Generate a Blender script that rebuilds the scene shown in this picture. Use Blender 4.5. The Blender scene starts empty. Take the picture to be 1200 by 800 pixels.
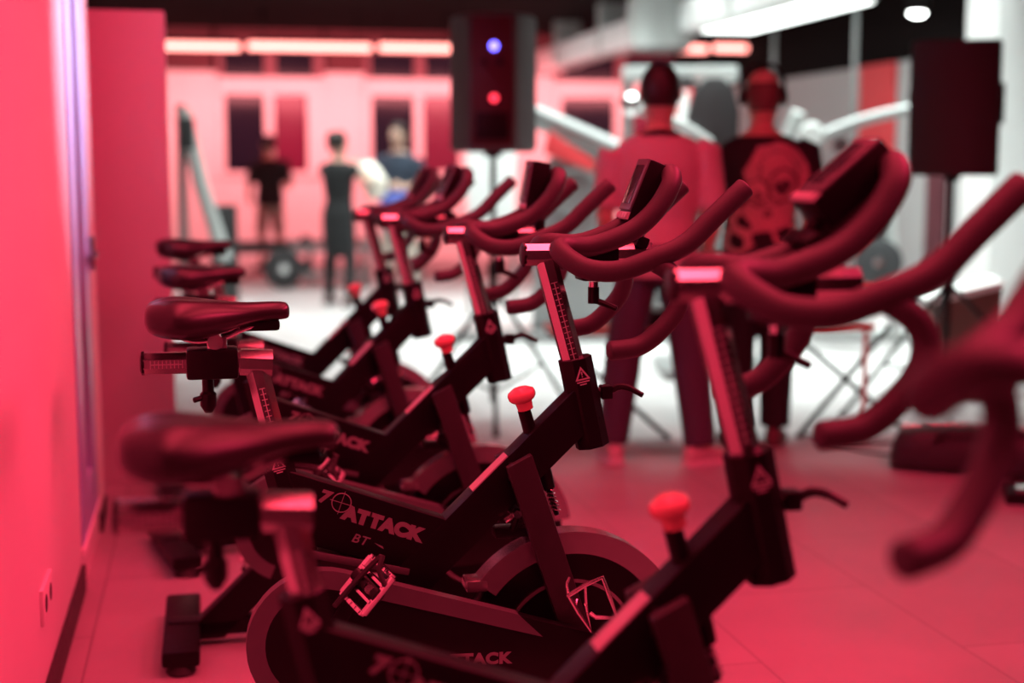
import bpy, bmesh, math, random
from mathutils import Vector, Matrix
random.seed(7)
S = bpy.context.scene
COL = S.collection
R = math.radians
PI = math.pi

# ------------------------------------------------------------------ materials
def mat(name, col, rough=0.5, metal=0.0, spec=0.5, emit=None, estr=0.0, noise=0.0, nscale=30.0, bump=0.0, coat=0.0):
    m = bpy.data.materials.new(name); m.use_nodes = True
    nt = m.node_tree; b = nt.nodes['Principled BSDF']
    b.inputs['Base Color'].default_value = (*col, 1)
    b.inputs['Roughness'].default_value = rough
    b.inputs['Metallic'].default_value = metal
    b.inputs['Specular IOR Level'].default_value = spec
    b.inputs['Coat Weight'].default_value = coat
    if emit:
        b.inputs['Emission Color'].default_value = (*emit, 1); b.inputs['Emission Strength'].default_value = estr
    if noise or bump:
        tc = nt.nodes.new('ShaderNodeTexCoord'); n = nt.nodes.new('ShaderNodeTexNoise')
        n.inputs['Scale'].default_value = nscale; n.inputs['Detail'].default_value = 4
        nt.links.new(tc.outputs['Object'], n.inputs['Vector'])
        if noise:
            mr = nt.nodes.new('ShaderNodeMapRange')
            mr.inputs['To Min'].default_value = max(0.02, rough - noise); mr.inputs['To Max'].default_value = min(1, rough + noise)
            nt.links.new(n.outputs['Fac'], mr.inputs['Value']); nt.links.new(mr.outputs['Result'], b.inputs['Roughness'])
            mx = nt.nodes.new('ShaderNodeMix'); mx.data_type = 'RGBA'
            mx.inputs['A'].default_value = (*[c * (1 - noise * .8) for c in col], 1); mx.inputs['B'].default_value = (*[min(1, c * (1 + noise * .8)) for c in col], 1)
            nt.links.new(n.outputs['Fac'], mx.inputs['Factor']); nt.links.new(mx.outputs['Result'], b.inputs['Base Color'])
        if bump:
            bp = nt.nodes.new('ShaderNodeBump'); bp.inputs['Strength'].default_value = bump; bp.inputs['Distance'].default_value = .004
            nt.links.new(n.outputs['Fac'], bp.inputs['Height']); nt.links.new(bp.outputs['Normal'], b.inputs['Normal'])
    return m

M = {}
M['frame'] = mat('black powder coat', (.006, .006, .007), .42, 0, .22, noise=.08, nscale=60)
M['plastic'] = mat('black plastic', (.006, .006, .007), .38, 0, .25, noise=.06, nscale=40)
M['guard_band'] = mat('grey guard band', (.12, .12, .125), .4, .2, noise=.06, nscale=25)
M['foam'] = mat('handlebar rubber', (.05, .046, .05), .5, 0, .4, noise=.1, nscale=90, bump=.05)
M['alu'] = mat('satin aluminium', (.62, .61, .6), .24, 1.0, .5, noise=.06, nscale=18)
M['chrome'] = mat('chrome', (.75, .75, .75), .16, 1.0, noise=.05, nscale=20)
M['fork'] = mat('dark satin grey', (.03, .028, .03), .45, 0, .35, noise=.08, nscale=40)
M['fender'] = mat('brushed fender', (.34, .33, .34), .22, .7, noise=.07, nscale=15)
M['decal'] = mat('pale print', (.5, .48, .48), .5, noise=.12, nscale=40)
M['decal_dim'] = mat('grey print', (.22, .21, .21), .5, noise=.12, nscale=40)
M['marks'] = mat('dark scale print', (.05, .05, .05), .5, noise=.1, nscale=50)
M['saddle'] = mat('black vinyl', (.02, .018, .02), .33, 0, .5, noise=.06, nscale=50, bump=.04)
M['red_plastic'] = mat('glossy red plastic', (.8, .3, .28), .25, 0, .5, noise=.05, nscale=20, coat=.4)
M['screen'] = mat('lcd glass', (.05, .055, .06), .12, 0, .6, noise=.05, nscale=8)
M['steel'] = mat('bare steel wire', (.75, .73, .72), .22, .9, noise=.06, nscale=25)
M['rubber'] = mat('black rubber', (.02, .02, .02), .6, noise=.1, nscale=40)

def wall_mat(name, col, rough=.75, ns=2.5, var=.05):
    m = mat(name, col, rough, noise=var, nscale=ns, bump=.08)
    return m
M['wall'] = wall_mat('painted plaster', (.72, .7, .69))
M['wall_far'] = wall_mat('pale far plaster', (.75, .72, .72))
M['wall_dim'] = wall_mat('partition board', (.6, .58, .58))
M['ceiling'] = mat('dark ceiling paint', (.010, .008, .008), .9, 0, .03, noise=.05, nscale=2)
M['maroon'] = wall_mat('maroon door and wall shade', (.10, .02, .03))  # shadow on the upper far wall put into colour; also the door's own maroon
M['transom'] = wall_mat('unlit rose frame tone', (.22, .09, .11))  # frame colour darkened where the wall wash does not reach, shade in the paint
M['duct'] = mat('bright duct sheet', (.8, .82, .82), .45, .1, noise=.08, nscale=3)
M['right_wall'] = wall_mat('grey white board', (.42, .43, .43))
M['base'] = mat('dark baseboard', (.03, .025, .025), .5, noise=.08, nscale=20)
M['pvc'] = mat('lavender grey door profile', (.42, .55, .85), .35, noise=.05, nscale=6)
M['gasket'] = mat('black gasket', (.015, .015, .02), .5, noise=.05, nscale=20)
M['white_paint'] = mat('white panel', (.85, .87, .86), .5, noise=.05, nscale=4)
M['grey_metal'] = mat('silver machine frame', (.26, .27, .27), .35, .4, noise=.07, nscale=8)
M['white_metal'] = mat('white machine frame', (.5, .53, .52), .35, .1, noise=.07, nscale=8)
M['pad_black'] = mat('black upholstery', (.03, .03, .032), .5, noise=.1, nscale=30)
M['pad_red'] = mat('red upholstery', (.7, .05, .06), .45, noise=.08, nscale=30)
M['plate'] = mat('rubber weight plate', (.035, .037, .04), .5, noise=.1, nscale=20)
M['speaker'] = mat('speaker cabinet', (.035, .03, .03), .55, noise=.12, nscale=60, bump=.1)
M['speaker_grey'] = mat('grey speaker cabinet', (.11, .10, .105), .5, noise=.1, nscale=20)
M['window'] = mat('night window glass', (.012, .011, .022), .15, 0, .25, noise=.04, nscale=3)
M['window_red'] = mat('red lit window glass', (.13, .006, .04), .25, 0, .5, noise=.05, nscale=2)
M['wood'] = mat('red table board', (.55, .16, .14), .4, noise=.1, nscale=6)
M['skin'] = mat('skin', (.62, .38, .29), .5, noise=.06, nscale=12)
M['hair'] = mat('dark hair', (.02, .014, .012), .55, noise=.1, nscale=60)
M['stubble'] = mat('cropped hair', (.14, .075, .06), .6, noise=.1, nscale=80)
M['shirt_grey'] = mat('plain cotton', (.52, .36, .38), .85, noise=.06, nscale=10, bump=.2)
M['denim'] = mat('dark trousers cloth', (.06, .045, .07), .85, noise=.1, nscale=14, bump=.2)
M['black_cloth'] = mat('black cloth', (.012, .012, .014), .85, noise=.1, nscale=14, bump=.2)
M['shoe'] = mat('pale trainer', (.5, .42, .4), .6, noise=.1, nscale=20)
M['sole'] = mat('light sole', (.75, .72, .7), .6, noise=.06, nscale=20)
M['dark_shoe'] = mat('dark trainer', (.1, .06, .06), .6, noise=.1, nscale=20)
M['beige'] = mat('beige cloth', (.5, .42, .36), .85, noise=.08, nscale=12)
M['navy'] = mat('navy cloth', (.03, .045, .075), .85, noise=.1, nscale=12)
M['blue'] = mat('blue cloth', (.12, .16, .55), .8, noise=.1, nscale=12)
M['cream'] = mat('cream cloth', (.85, .8, .7), .8, noise=.06, nscale=10)
M['brown_box'] = mat('brown board', (.12, .07, .055), .6, noise=.1, nscale=10)
M['tube_light'] = mat('warm red tube', (1, .6, .5), .4, emit=(1, .30, .26), estr=4.5, noise=.02, nscale=4)
M['white_light'] = mat('white light panel', (1, 1, 1), .4, emit=(.93, 1, .97), estr=4, noise=.02, nscale=4)
M['lamp_blue'] = mat('blue indicator', (.2, .2, 1), .3, emit=(.12, .1, 1), estr=9, noise=.02, nscale=4)
M['lamp_red'] = mat('red indicator', (1, .1, .1), .3, emit=(1, .04, .08), estr=2.5, noise=.02, nscale=4)
M['panel_red'] = mat('amplifier plate', (.07, .012, .018), .4, noise=.1, nscale=20)
M['lamp_white'] = mat('lamp glass', (1, 1, 1), .3, emit=(.95, 1, .97), estr=18, noise=.02, nscale=4)

def floor_material():
    m = bpy.data.materials.new('concrete look floor tile'); m.use_nodes = True
    nt = m.node_tree; b = nt.nodes['Principled BSDF']
    tc = nt.nodes.new('ShaderNodeTexCoord'); mp = nt.nodes.new('ShaderNodeMapping')
    mp.inputs['Location'].default_value = (.52, .35, 0); mp.inputs['Rotation'].default_value = (0, 0, R(90))
    br = nt.nodes.new('ShaderNodeTexBrick')
    br.inputs['Scale'].default_value = 1.0; br.inputs['Brick Width'].default_value = 1.2; br.inputs['Row Height'].default_value = .6
    br.inputs['Mortar Size'].default_value = .004; br.inputs['Mortar Smooth'].default_value = .3
    br.inputs['Color1'].default_value = (.36, .35, .35, 1); br.inputs['Color2'].default_value = (.41, .40, .40, 1); br.inputs['Mortar'].default_value = (.26, .25, .25, 1)
    n = nt.nodes.new('ShaderNodeTexNoise'); n.inputs['Scale'].default_value = 2.2; n.inputs['Detail'].default_value = 8
    mx = nt.nodes.new('ShaderNodeMix'); mx.data_type = 'RGBA'; mx.blend_type = 'MULTIPLY'; mx.inputs['Factor'].default_value = 1
    rp = nt.nodes.new('ShaderNodeMapRange'); rp.inputs['To Min'].default_value = .72; rp.inputs['To Max'].default_value = 1.2
    L = nt.links.new
    L(tc.outputs['Object'], mp.inputs['Vector']); L(mp.outputs['Vector'], br.inputs['Vector']); L(tc.outputs['Object'], n.inputs['Vector'])
    L(n.outputs['Fac'], rp.inputs['Value']); L(br.outputs['Color'], mx.inputs['A']); L(rp.outputs['Result'], mx.inputs['B'])
    L(mx.outputs['Result'], b.inputs['Base Color'])
    rr = nt.nodes.new('ShaderNodeMapRange'); rr.inputs['To Min'].default_value = .38; rr.inputs['To Max'].default_value = .62
    L(n.outputs['Fac'], rr.inputs['Value']); L(rr.outputs['Result'], b.inputs['Roughness'])
    bp = nt.nodes.new('ShaderNodeBump'); bp.inputs['Strength'].default_value = .25; bp.inputs['Distance'].default_value = .003
    L(br.outputs['Fac'], bp.inputs['Height']); bp.invert = True; L(bp.outputs['Normal'], b.inputs['Normal'])
    return m
M['floor'] = floor_material()

# ------------------------------------------------------------------ mesh helpers
def box(bm, lo, hi, bev=0.0, mtx=None):
    c = [(lo[i] + hi[i]) / 2 for i in range(3)]; s = [hi[i] - lo[i] for i in range(3)]
    r = bmesh.ops.create_cube(bm, size=1.0, matrix=Matrix.Translation(c) @ Matrix.Diagonal((*s, 1)))
    vs = r['verts']
    if bev:
        es = list({e for v in vs for e in v.link_edges})
        g = bmesh.ops.bevel(bm, geom=es, offset=bev, segments=2, affect='EDGES', profile=.6)
        vs = list({v for f in g['faces'] for v in f.verts} | {v for v in vs if v.is_valid})
    if mtx is not None:
        bmesh.ops.transform(bm, matrix=mtx, verts=vs)
    return vs

def prism(bm, poly, y0, y1, bev=0.0):
    """polygon in XZ pushed along Y"""
    a = [bm.verts.new((x, y0, z)) for x, z in poly]; b = [bm.verts.new((x, y1, z)) for x, z in poly]
    n = len(poly); fs = [bm.faces.new(a), bm.faces.new(b[::-1])]
    for i in range(n): fs.append(bm.faces.new((a[(i + 1) % n], a[i], b[i], b[(i + 1) % n])))
    bmesh.ops.recalc_face_normals(bm, faces=fs)
    if bev:
        es = list({e for f in fs for e in f.edges})
        bmesh.ops.bevel(bm, geom=es, offset=bev, segments=2, affect='EDGES', profile=.6)

def beam(bm, p, q, t, y0, y1, bev=.005, t2=None):
    """flat beam in the XZ plane from p to q, thickness t"""
    p = Vector(p); q = Vector(q); d = (q - p).normalized(); n = Vector((-d.y, d.x)); t2 = t2 or t
    prism(bm, [tuple(p + n * t / 2), tuple(p - n * t / 2), tuple(q - n * t2 / 2), tuple(q + n * t2 / 2)], y0, y1, bev)

def catmull(pts, k=6):
    P = [Vector(p) for p in pts]; out = []
    for i in range(len(P) - 1):
        p0 = P[i - 1] if i else P[0] * 2 - P[1]; p1 = P[i]; p2 = P[i + 1]; p3 = P[i + 2] if i + 2 < len(P) else P[-1] * 2 - P[-2]
        for j in range(k):
            t = j / k
            out.append(.5 * ((2 * p1) + (p2 - p0) * t + (2 * p0 - 5 * p1 + 4 * p2 - p3) * t * t + (3 * p1 - p0 - 3 * p2 + p3) * t ** 3))
    out.append(P[-1]); return out

def tube(bm, pts, r, seg=14, rot=0.0, round_end=0.0, closed=False):
    P = [Vector(p) for p in pts]; n = len(P)
    rad = r if isinstance(r, (list, tuple)) else [r] * n
    rad = list(rad)
    if round_end and not closed:
        d0 = (P[0] - P[1]).normalized(); d1 = (P[-1] - P[-2]).normalized()
        pre = [(P[0] + d0 * round_end * s, rad[0] * c) for s, c in ((1, .45), (.8, .8), (.4, .96))]
        post = [(P[-1] + d1 * round_end * s, rad[-1] * c) for s, c in ((.4, .96), (.8, .8), (1, .45))]
        P = [p for p, _ in pre] + P + [p for p, _ in post]; rad = [c for _, c in pre] + rad + [c for _, c in post]; n = len(P)
    rings = []; up = None
    for i in range(n):
        if closed: d = (P[(i + 1) % n] - P[i - 1]).normalized()
        else: d = (P[min(i + 1, n - 1)] - P[max(i - 1, 0)]).normalized()
        if up is None:
            ref = Vector((0, 1, 0)) if abs(d.y) < .9 else Vector((0, 0, 1))
            up = (ref - d * ref.dot(d)).normalized()
        else:
            up = (up - d * up.dot(d)).normalized()
        s = d.cross(up)
        rings.append([bm.verts.new(P[i] + (up * math.cos(rot + 2 * PI * k / seg) + s * math.sin(rot + 2 * PI * k / seg)) * rad[i]) for k in range(seg)])
    fs = []
    for i in range(n if closed else n - 1):
        a = rings[i]; b = rings[(i + 1) % n]
        for k in range(seg): fs.append(bm.faces.new((a[k], a[(k + 1) % seg], b[(k + 1) % seg], b[k])))
    if not closed: fs.append(bm.faces.new(rings[0][::-1])); fs.append(bm.faces.new(rings[-1]))
    bmesh.ops.recalc_face_normals(bm, faces=fs)

def octbar(bm, p, q, r):
    tube(bm, [p, q], r / math.cos(PI / 8), seg=8, rot=PI / 8)

def lathe(bm, prof, o, axis=(0, 0, 1), seg=24):
    """profile [(radius, height)] turned about axis through o"""
    ax = Vector(axis).normalized(); ref = Vector((1, 0, 0)) if abs(ax.x) < .9 else Vector((0, 1, 0))
    u = (ref - ax * ref.dot(ax)).normalized(); v = ax.cross(u); o = Vector(o)
    rings = [[bm.verts.new(o + ax * h + (u * math.cos(2 * PI * k / seg) + v * math.sin(2 * PI * k / seg)) * max(rr, 1e-4)) for k in range(seg)] for rr, h in prof]
    fs = []
    for a, b in zip(rings, rings[1:]):
        for k in range(seg): fs.append(bm.faces.new((a[k], a[(k + 1) % seg], b[(k + 1) % seg], b[k])))
    fs.append(bm.faces.new(rings[0][::-1])); fs.append(bm.faces.new(rings[-1]))
    bmesh.ops.recalc_face_normals(bm, faces=fs)

def loft(bm, rings):
    """rings: lists of equal numbers of points"""
    V = [[bm.verts.new(p) for p in r] for r in rings]; n = len(V[0]); fs = []
    for a, b in zip(V, V[1:]):
        for k in range(n): fs.append(bm.faces.new((a[k], a[(k + 1) % n], b[(k + 1) % n], b[k])))
    fs.append(bm.faces.new(V[0][::-1])); fs.append(bm.faces.new(V[-1]))
    bmesh.ops.recalc_face_normals(bm, faces=fs)

def ell_path(bm, pts, seg=16, axis='z'):
    """pts: (x,y,z,rx,ry); ellipses kept level (axis z) or upright across the path"""
    P = [Vector(p[:3]) for p in pts]; rings = []
    for i, p in enumerate(pts):
        rx, ry = p[3], p[4]; c = P[i]
        d = (P[min(i + 1, len(P) - 1)] - P[max(i - 1, 0)])
        d = d.normalized() if d.length > 1e-6 else Vector((0, 0, 1))
        if axis == 'z': u = Vector((1, 0, 0)); v = Vector((0, 1, 0))
        else:
            ref = Vector((1, 0, 0)) if abs(d.x) < .85 else Vector((0, 0, 1))
            u = (ref - d * ref.dot(d)).normalized(); v = d.cross(u)
        rings.append([c + u * math.cos(2 * PI * k / seg) * rx + v * math.sin(2 * PI * k / seg) * ry for k in range(seg)])
    loft(bm, rings)

def finish(name, bm, m, parent=None, angle=38, loc=None):
    me = bpy.data.meshes.new(name); bm.to_mesh(me); bm.free()
    me.materials.append(m)
    for p in me.polygons: p.use_smooth = True
    me.set_sharp_from_angle(angle=R(angle))
    o = bpy.data.objects.new(name, me); COL.objects.link(o)
    if parent is not None: o.parent = parent
    if loc is not None: o.location = loc
    return o

def part(name, m, parent, fn, angle=38, loc=None):
    bm = bmesh.new(); fn(bm); return finish(name, bm, m, parent, angle, loc)

def thing(name, label, cat, loc=(0, 0, 0), rz=0.0, group=None):
    o = bpy.data.objects.new(name, None); COL.objects.link(o)
    o.empty_display_size = .1
    o.location = loc; o.rotation_euler = (0, 0, rz); o['label'] = label; o['category'] = cat
    if group: o['group'] = group
    return o

def tag(o, label, cat, group=None):
    o['label'] = label; o['category'] = cat
    if group: o['group'] = group
    return o

def struct(name, m, fn, parent=None):
    o = part(name, m, parent, fn)
    if parent is None: o['kind'] = 'structure'
    return o

def text_mesh(bm, s, size, origin, ux, uz, bold=.0, width=1.0, thick=.0012, shear=0.0):
    """words laid in the plane (ux, uz), pushed out by thick; appended to bm"""
    cu = bpy.data.curves.new('lettering', 'FONT'); cu.body = s; cu.size = size; cu.offset = bold; cu.extrude = thick / 2; cu.shear = shear
    cu.space_character = 1.08
    ob = bpy.data.objects.new('lettering_curve', cu); COL.objects.link(ob)
    dg = bpy.context.evaluated_depsgraph_get(); me = bpy.data.meshes.new_from_object(ob.evaluated_get(dg))
    bpy.data.objects.remove(ob); bpy.data.curves.remove(cu)
    ux = Vector(ux).normalized(); uz = Vector(uz).normalized(); n = ux.cross(uz)
    mtx = Matrix(((ux.x * width, uz.x, n.x, origin[0]), (ux.y * width, uz.y, n.y, origin[1]), (ux.z * width, uz.z, n.z, origin[2]), (0, 0, 0, 1)))
    me.transform(mtx); bm.from_mesh(me); bpy.data.meshes.remove(me)

def ring_flat(bm, c, r0, r1, y0, y1, seg=24, a0=0.0, a1=2 * PI):
    """flat annulus (or arc) in the XZ plane"""
    full = abs(a1 - a0 - 2 * PI) < 1e-6; n = seg
    A = [a0 + (a1 - a0) * i / n for i in range(n if full else n + 1)]
    rings = [[bm.verts.new((c[0] + r * math.cos(a), y, c[1] + r * math.sin(a))) for r, y in ((r0, y0), (r1, y0), (r1, y1), (r0, y1))] for a in A]
    fs = []; k = len(A)
    for i in range(k if full else k - 1):
        a, b = rings[i], rings[(i + 1) % k]
        for j in range(4): fs.append(bm.faces.new((a[j], a[(j + 1) % 4], b[(j + 1) % 4], b[j])))
    if not full: fs.append(bm.faces.new(rings[0][::-1])); fs.append(bm.faces.new(rings[-1]))
    bmesh.ops.recalc_face_normals(bm, faces=fs)

def warning_sign(bm, c, ux, uz, s, n_off):
    """triangle outline, exclamation mark and two lines of small print"""
    ux = Vector(ux).normalized(); uz = Vector(uz).normalized(); n = ux.cross(uz); c = Vector(c)
    def quad(pts):
        a = [bm.verts.new(c + ux * x * s + uz * z * s + n * n_off) for x, z in pts]; bm.faces.new(a)
    T = [(-.5, -.4), (.5, -.4), (0, .5)]; t = [(-.32, -.3), (.32, -.3), (0, .28)]
    for i in range(3):
        j = (i + 1) % 3; quad([T[i], T[j], t[j], t[i]])
    quad([(-.04, -.08), (.04, -.08), (.05, .14), (-.05, .14)]); quad([(-.04, -.22), (.04, -.22), (.04, -.14), (-.04, -.14)])
    quad([(-.42, -.56), (.42, -.56), (.42, -.48), (-.42, -.48)])
    quad([(-.25, -.72), (.2, -.72), (.2, -.64), (-.25, -.64)])

# ------------------------------------------------------------------ the spin bike
SEAT, BAR = 'seat', 'bar'
def make_bike():
    root = thing('spin_bike', 'black spin bike', 'exercise bike', group='row of black spin bikes')
    C = (.215, .353); FLY = (.771, .278)
    dlt = Vector((.774 + .1, .855 - .02)).normalized(); nn = Vector((-dlt.y, dlt.x))
    def on(p, off): p = Vector(p); return tuple(p + nn * off)
    # base
    part('base_rail', M['frame'], root, lambda b: box(b, (-.13, -.03, .03), (1.08, .03, .075), .006))
    def rfoot(x):
        def f(b): box(b, (x - .05, -.27, .025), (x + .05, .27, .07), .012)
        return f
    for nm, x in (('rear_foot', -.09), ('front_foot', 1.06)):
        ft = part(nm, M['frame'], root, rfoot(x))
        for sy in (-1, 1):
            part('foot_pad', M['rubber'], ft, lambda b, sy=sy, x=x: (lathe(b, [(.036, 0), (.04, .008), (.03, .03)], (x, sy * .235, 0))))
    # main diagonal beam : rear foot to head
    beam_top0 = Vector((-.1, .02)); beam_top1 = Vector((.776, .857))
    th = .088
    mb = part('main_beam', M['frame'], root, lambda b: prism(b, [tuple(beam_top0), tuple(beam_top1), tuple(beam_top1 - nn * th), (beam_top0.x + .125, beam_top0.y)], -.030, .030, .004))
    def sticker(b):
        a = Vector((.553, .640)); e = Vector((.630, .715))
        a = beam_top0 + dlt * ((a - beam_top0).dot(dlt)); e = beam_top0 + dlt * ((e - beam_top0).dot(dlt))
        beam(b, tuple(a + nn * .0015), tuple(e + nn * .0015), .003, -.0275, .012, 0)
    part('scale_sticker', M['decal'], mb, sticker)['label'] = 'pale scale sticker'
    # seat tube
    st = part('seat_tube', M['frame'], root, lambda b: octbar(b, (.127, 0, .752), (.235, 0, .30), .033))
    sd = Vector((.127 - .235, 0, .752 - .30)).normalized()
    part('warning_marking', M['decal'], st, lambda b: warning_sign(b, Vector((.127, -.033, .752)) - sd * .028, (sd.z, 0, -sd.x), sd, .03, .0012))
    # upper beam with the lettering
    ub = part('upper_beam', M['frame'], root, lambda b: prism(b, [(.13, .715), (.50, .580), (.43, .475), (.36, .49), (.19, .545)], -.029, .029, .005))
    part('lower_edge_trim', M['guard_band'], ub, lambda b: beam(b, (.2, .523), (.41, .472), .016, -.032, .032, .003))
    bx = Vector((.37, 0, -.135)).normalized(); bz = Vector((.135, 0, .37)).normalized()
    def upper_words(b):
        o = Vector((.267, -.0297, .600)); text_mesh(b, 'ATTACK', .0385, o, bx, bz, .0032, 1.11)
        text_mesh(b, '7', .036, o - bx * .062 + bz * .020, bx, bz, .002, 1.15, shear=.15)
        text_mesh(b, 'BT', .027, o - bz * .043 + bx * .034, bx, bz, .0003, 1.1, shear=.2)
        prism(b, [tuple((o - bz * (.036 - dz) + bx * dx).xz) for dx, dz in ((.084, .004), (.104, .002), (.108, -.003), (.098, -.001))], -.0305, -.0297)
        c = o - bx * .012 + bz * .030; r = .0205
        def wpt(u, v): p = c + bx * u + bz * v; return (p.x, -.0305, p.z)
        tube(b, [wpt(r * math.cos(2 * PI * i / 24), r * math.sin(2 * PI * i / 24)) for i in range(24)], .0013, 6, closed=True)
        tube(b, [wpt(-r * 1.25, 0), wpt(r * 1.25, 0)], .0009, 5); tube(b, [wpt(0, -r * 1.25), wpt(0, r * 1.25)], .0009, 5)
    part('logo_lettering', M['decal_dim'], ub, upper_words)
    # seat
    sp = part('seat_post', M['alu'], root, lambda b: octbar(b, (.094, 0, .93), (.155, 0, .66), .024), 20); sp[SEAT] = 1
    part('post_head', M['alu'], sp, lambda b: octbar(b, (.062, 0, .937), (.128, 0, .933), .027), 20)
    pd = Vector((.094 - .155, 0, .93 - .66)).normalized(); px_ = Vector((pd.z, 0, -pd.x))
    def ladder(o, d, x, n, step, w):
        def f(b):
            for i in range(n):
                c = o - d * (i * step)
                q = [c - x * w, c + x * w, c + x * w + d * .0016, c - x * w + d * .0016]
                b.faces.new([b.verts.new(v) for v in q])
                if i < n - 1:
                    q = [c - x * .001, c + x * .001, c + x * .001 - d * step, c - x * .001 - d * step]
                    b.faces.new([b.verts.new(v) for v in q])
        return f
    part('scale_marking', M['decal'], sp, ladder(Vector((.094, -.0255, .93)) - pd * .05, pd, px_, 11, .012, .006))
    sl = part('seat_slider', M['alu'], root, lambda b: octbar(b, (-.134, 0, .939), (.064, 0, .937), .022), 20); sl[SEAT] = 1
    part('end_cap', M['plastic'], sl, lambda b: lathe(b, [(.025, 0), (.025, .006), (.018, .009)], (-.132, 0, .939), (-1, 0, 0), 8))
    part('scale_marking', M['decal'], sl, ladder(Vector((-.056, -.0235, .938)), Vector((1, 0, 0)), Vector((0, 0, 1)), 9, .008, .008))
    cg = part('seat_carriage', M['plastic'], root, lambda b: box(b, (-.048, -.036, .905), (.058, .036, .968), .008)); cg[SEAT] = 1
    def cknob(b):
        lathe(b, [(.012, 0), (.012, -.03), (.017, -.035), (.017, -.06), (.008, -.075)], (-.005, -.008, .908))
        tube(b, [(-.005, -.008, .868), (-.033, -.02, .862)], .006, 8, round_end=.003)
    part('clamp_knob', M['plastic'], cg, cknob)
    # saddle
    xs = [-.129, -.123, -.10, -.07, -.03, .01, .05, .09, .125, .152, .162, .166]
    tz = [1.052, 1.064, 1.073, 1.077, 1.074, 1.068, 1.062, 1.061, 1.062, 1.062, 1.058, 1.050]
    bz_ = [1.022, 1.004, .993, .988, .985, .992, 1.008, 1.020, 1.023, 1.024, 1.026, 1.032]
    wd = [.050, .080, .102, .114, .106, .084, .058, .043, .037, .033, .027, .016]
    def sad(b):
        rings = []
        for x, t, u, w in zip(xs, tz, bz_, wd):
            ring = []; mid = u + (t - u) * .45
            for k in range(20):
                a = 2 * PI * k / 20; cy = math.cos(a); sz = math.sin(a)
                y = w * math.copysign(abs(cy) ** .75, cy); dip = -.008 * max(0, 1 - abs(y) / max(w * .35, .001)) if x < .0 else 0
                z = mid + ((t - mid) * (abs(sz) ** .8) + (dip if sz > 0 else 0) if sz > 0 else -(mid - u) * (abs(sz) ** .9) * (1 if abs(cy) > .3 else .85))
                ring.append((x, y, z))
            rings.append(ring)
        loft(b, rings)
    sad_o = part('saddle', M['saddle'], root, sad, 60); sad_o[SEAT] = 1
    sub = sad_o.modifiers.new('smooth', 'SUBSURF'); sub.levels = 1; sub.render_levels = 2
    def rails(b):
        for sy in (-1, 1):
            tube(b, catmull([(-.07, sy * .035, 1.0), (-.03, sy * .03, .985), (.03, sy * .024, .990), (.07, sy * .02, 1.006), (.14, sy * .012, 1.028)], 5), .0045, 8, round_end=.002)
        box(b, (-.005, -.03, .968), (.036, .03, .992), .004)
        lathe(b, [(.016, -.036), (.016, .036)], (.012, 0, .983), (0, 1, 0), 16)
    part('rail_clamp', M['steel'], sad_o, rails)
    part('nose_underside', M['plastic'], sad_o, lambda b: box(b, (.06, -.022, 1.002), (.145, .022, 1.026), .008))
    # head sleeve and handlebar post
    s0 = Vector((.784, 0, .925)); s1 = Vector((.826, 0, .728)); ax = (s0 - s1).normalized(); axx = Vector((ax.z, 0, -ax.x))
    hs = part('head_sleeve', M['frame'], root, lambda b: octbar(b, s0, s1, .035), 20)
    part('warning_marking', M['decal'], hs, lambda b: warning_sign(b, s0 + Vector((0, -.0355, 0)) - ax * .032, axx, ax, .034, .0012))
    def popl(b):
        tube(b, [(.838, 0, .845), (.868, 0, .848)], .012, 10); box(b, (.842, -.016, .832), (.868, .016, .862), .004)
        tube(b, catmull([(.868, 0, .850), (.885, -.006, .858), (.905, -.016, .856), (.93, -.03, .842)], 4), [.008] * 5 + [.0075] * 4 + [.0065] * 4, 8, round_end=.003)
    part('height_lever', M['plastic'], hs, popl)
    hp = part('handlebar_post', M['alu'], root, lambda b: octbar(b, (.718, 0, 1.14), (.812, 0, .80), .0235), 20); hp[BAR] = 1
    hd = (Vector((.718, 0, 1.14)) - Vector((.812, 0, .80))).normalized(); hx = Vector((hd.z, 0, -hd.x))
    part('scale_marking', M['decal'], hp, ladder(Vector((.718, -.0245, 1.14)) - hd * .05, hd, hx, 15, .0125, .007))
    hsl = part('handlebar_slider', M['alu'], root, lambda b: octbar(b, (.670, 0, 1.153), (.955, 0, 1.153), .0235), 20); hsl[BAR] = 1
    part('end_cap', M['plastic'], hsl, lambda b: lathe(b, [(.026, 0), (.026, .006), (.02, .009)], (.672, 0, 1.153), (-1, 0, 0), 8))
    hc = part('handlebar_clamp', M['plastic'], root, lambda b: box(b, (.79, -.034, 1.095), (.875, .034, 1.172), .008)); hc[BAR] = 2
    part('lock_collar', M['chrome'], hc, lambda b: lathe(b, [(.0105, 0), (.0105, .014)], (.826, 0, 1.078)))
    def lock(b):
        lathe(b, [(.0125, 0), (.0125, .036)], (.826, 0, 1.044)); tube(b, [(.826, 0, 1.052), (.850, -.008, 1.043), (.872, -.016, 1.033)], .007, 8, round_end=.003)
    part('lock_lever', M['plastic'], hc, lock)
    N = [(1.094, -.2, 1.298), (1.028, -.2, 1.238), (.968, -.2, 1.183), (.90, -.195, 1.153), (.83, -.18, 1.128), (.773, -.152, 1.130), (.738, -.122, 1.150), (.726, -.09, 1.168), (.748, -.063, 1.174), (.80, -.055, 1.172), (.856, -.055, 1.187), (.908, -.055, 1.212), (.953, -.055, 1.254), (.983, -.048, 1.300), (.993, -.025, 1.322)]
    full = N + [(.994, 0, 1.326)] + [(x, -y, z) for x, y, z in N[::-1]]
    hb = part('handlebar', M['foam'], root, lambda b: tube(b, catmull(full, 5), .0222, 16, round_end=.006), 60); hb[BAR] = 2
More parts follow.
